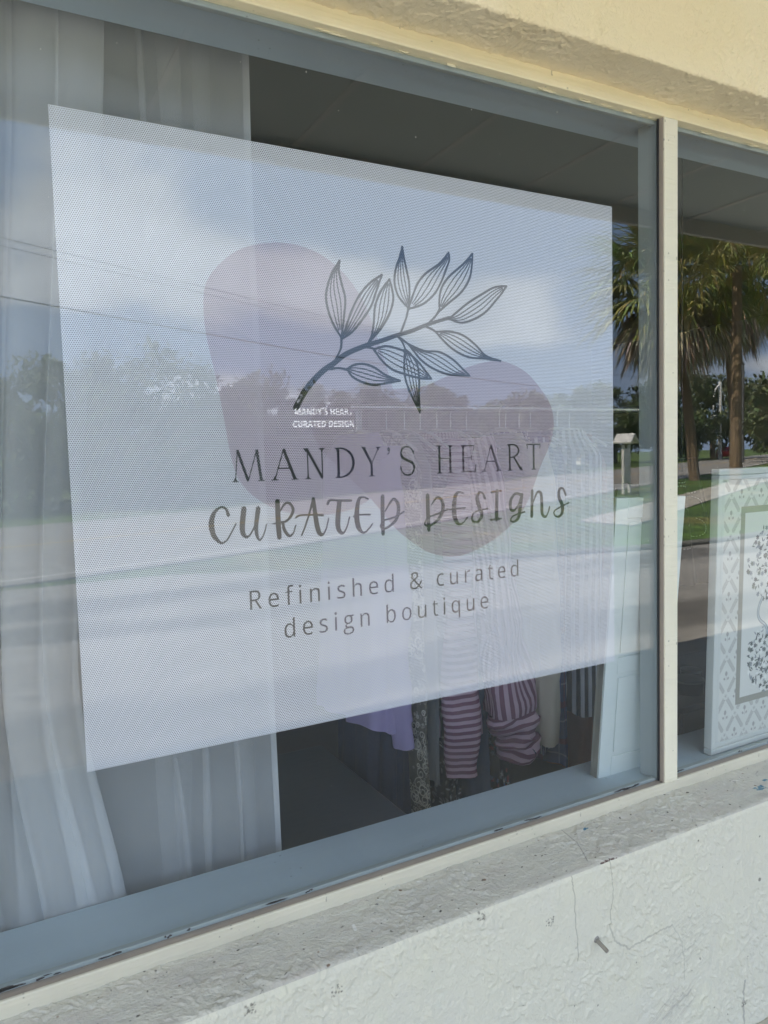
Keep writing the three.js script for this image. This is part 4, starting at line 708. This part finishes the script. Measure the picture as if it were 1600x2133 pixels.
// red car parked across the road
{
  const o = thing('parked_car', 'dark red parked car under the trees across the road', 'car', [84, 0, 62], -0.5);
  const red = std([0.16, 0.015, 0.02], 0.25, { metalness: 0.2 }), dk = std([0.02, 0.02, 0.025], 0.2), rub = std([0.02, 0.02, 0.02], 0.9);
  const s = new THREE.Shape(); [[-2.2, 0.35], [-2.2, 0.85], [-1.5, 0.98], [-0.9, 1.42], [0.9, 1.45], [1.5, 0.98], [2.2, 0.9], [2.25, 0.35]].forEach(([x, y], i) => (i ? s.lineTo(x, y) : s.moveTo(x, y)));
  mesh('body', new THREE.ExtrudeGeometry(s, { depth: 1.6, bevelSize: 0.08, bevelThickness: 0.08, bevelSegments: 2 }).translate(0, 0, -0.8), red, o);
  const wsh = new THREE.Shape(); [[-1.35, 1.0], [-0.8, 1.38], [0.8, 1.4], [1.35, 1.0]].forEach(([x, y], i) => (i ? wsh.lineTo(x, y) : wsh.moveTo(x, y)));
  for (const z of [-0.895, 0.885]) mesh('side_window', new THREE.ExtrudeGeometry(wsh, { depth: 0.01, bevelEnabled: false }).translate(0, 0, z), dk, o);
  for (const x of [-1.4, 1.4]) for (const z of [-0.8, 0.8]) { const w = mesh('wheel', new THREE.CylinderGeometry(0.33, 0.33, 0.24, 20).rotateX(Math.PI / 2).translate(x, 0.33, z), rub, o); mesh('rim', new THREE.CylinderGeometry(0.2, 0.2, 0.26, 16).rotateX(Math.PI / 2).translate(x, 0.33, z), std([0.5, 0.5, 0.5], 0.3, { metalness: 0.9 }), w); }
}
// street lamp on a long arm, overhead cables, white hanging-lantern post
{
  const grey = std([0.14, 0.145, 0.15], 0.6, { metalness: 0.4 });
  const o = thing('street_lamp', 'grey street lamp with cobra head on a long arm', 'street lamp', [61, 0, 43]);
  mesh('pole', tube([[0, 0, 0], [0, 4, 0], [0, 9.0, 0]], 0.13, 0.09, 8, 8), grey, o);
  mesh('arm', tube([[0, 8.9, 0], [-3, 9.35, -1.2], [-6.6, 9.25, -2.6]], 0.06, 0.05, 16, 6), grey, o);
  mesh('lamp_head', new THREE.SphereGeometry(1, 16, 10).scale(0.75, 0.22, 0.34).rotateY(0.37).translate(-7.2, 9.1, -2.85), grey, o);
  const pole = (x, z, where) => { const u = thing('utility_pole', `wooden utility pole beside the road ${where}`, 'utility pole', [x, 0, z], 0, 'utility poles'); const w = std([0.14, 0.11, 0.085], 0.9); mesh('pole', tube([[0, 0, 0], [0, 5, 0], [0, 10.4, 0]], 0.16, 0.11, 8, 8), w, u); mesh('crossarm', box(-1.1, 1.1, 9.7, 9.85, -0.06, 0.06, 0.01), w, u); };
  pole(-18, 19.6, 'opposite the shop'); pole(78, 66, 'far off near the white house');
  for (const [dx, h, k] of [[-0.9, 9.9, 0], [0.9, 9.9, 1], [0, 8.0, 2]]) { const c = thing('overhead_cable', ['upper overhead cable along the road, on the shop side', 'upper overhead cable along the road, on the far side', 'lowest thick overhead cable along the road'][k], 'cable'); mesh('wire', tube([[-18 + dx, h, 19.6], [30 + dx, h - 1.2, 42], [78 + dx, h, 66]], k === 2 ? 0.03 : 0.012, k === 2 ? 0.03 : 0.012, 40, 5), std([0.02, 0.02, 0.02], 0.7), c); }
  const white = std([0.78, 0.78, 0.76], 0.5), l = thing('lantern_post', 'white post with curved bracket and hanging lantern', 'lamp post', [78.8, 0, 59]);
  mesh('post', tube([[0, 0, 0], [0, 4, 0], [0, 9.3, 0]], 0.22, 0.2, 6, 8), white, l);
  mesh('bracket', tube([[0, 9.0, 0], [-0.9, 8.3, 0], [-1.2, 6.6, 0], [-1.1, 5.9, 0]], 0.1, 0.1, 12, 6), white, l); mesh('crossbar', tube([[0, 6.5, 0], [-0.6, 6.6, 0], [-1.2, 6.6, 0]], 0.09, 0.09, 4, 6), white, l);
  mesh('lantern_shade', new THREE.ConeGeometry(0.62, 0.9, 14).translate(-1.1, 5.3, 0), white, l);
}
// white house and gabled notice board
{
  const h = thing('white_house', 'small white house with grey gabled roof beyond the road', 'house', [62, 0, 66], -0.6);
  mesh('wall', box(-6, 6, 0, 3, -4, 4, 0.02), std([0.74, 0.74, 0.72], 0.8), h);
  const s = new THREE.Shape(); [[-4.6, 2.95], [4.6, 2.95], [0, 5.0]].forEach(([x, y], i) => (i ? s.lineTo(x, y) : s.moveTo(x, y)));
  mesh('roof', new THREE.ExtrudeGeometry(s, { depth: 13, bevelEnabled: false }).translate(0, 0, -6.5).rotateY(Math.PI / 2), std([0.20, 0.20, 0.20], 0.9), h);
  for (const x of [-4, 0, 4]) { const w = mesh('window', box(x - 0.7, x + 0.7, 1, 2.2, -4.04, -4.002, 0.005), std([0.8, 0.8, 0.8], 0.6), h); mesh('pane', box(x - 0.6, x + 0.6, 1.1, 2.1, -4.06, -4.042, 0), std([0.03, 0.04, 0.05], 0.1), w); }
  const n = thing('notice_board', 'white gabled notice board on posts at the lawn edge', 'notice board', [19.15, 0, 17], -0.55), wh = std([0.80, 0.80, 0.77], 0.6), wd = std([0.62, 0.56, 0.47], 0.8);
  mesh('panel', box(-0.42, 0.42, 0.35, 1.5, -0.05, 0.05, 0.01), wh, n);
  for (const x of [-0.5, 0.42]) mesh('post', box(x, x + 0.08, 0, 1.62, -0.045, 0.045, 0.01), wh, n);
  for (const d of [-1, 1]) mesh('roof_board', box(-0.72, 0.0, -0.03, 0.03, -0.3, 0.3, 0.008).rotateZ(d > 0 ? 0.42 : -0.42 + Math.PI).translate(0, 1.98, 0), wh, n);
}

renderer.render(scene, camera);
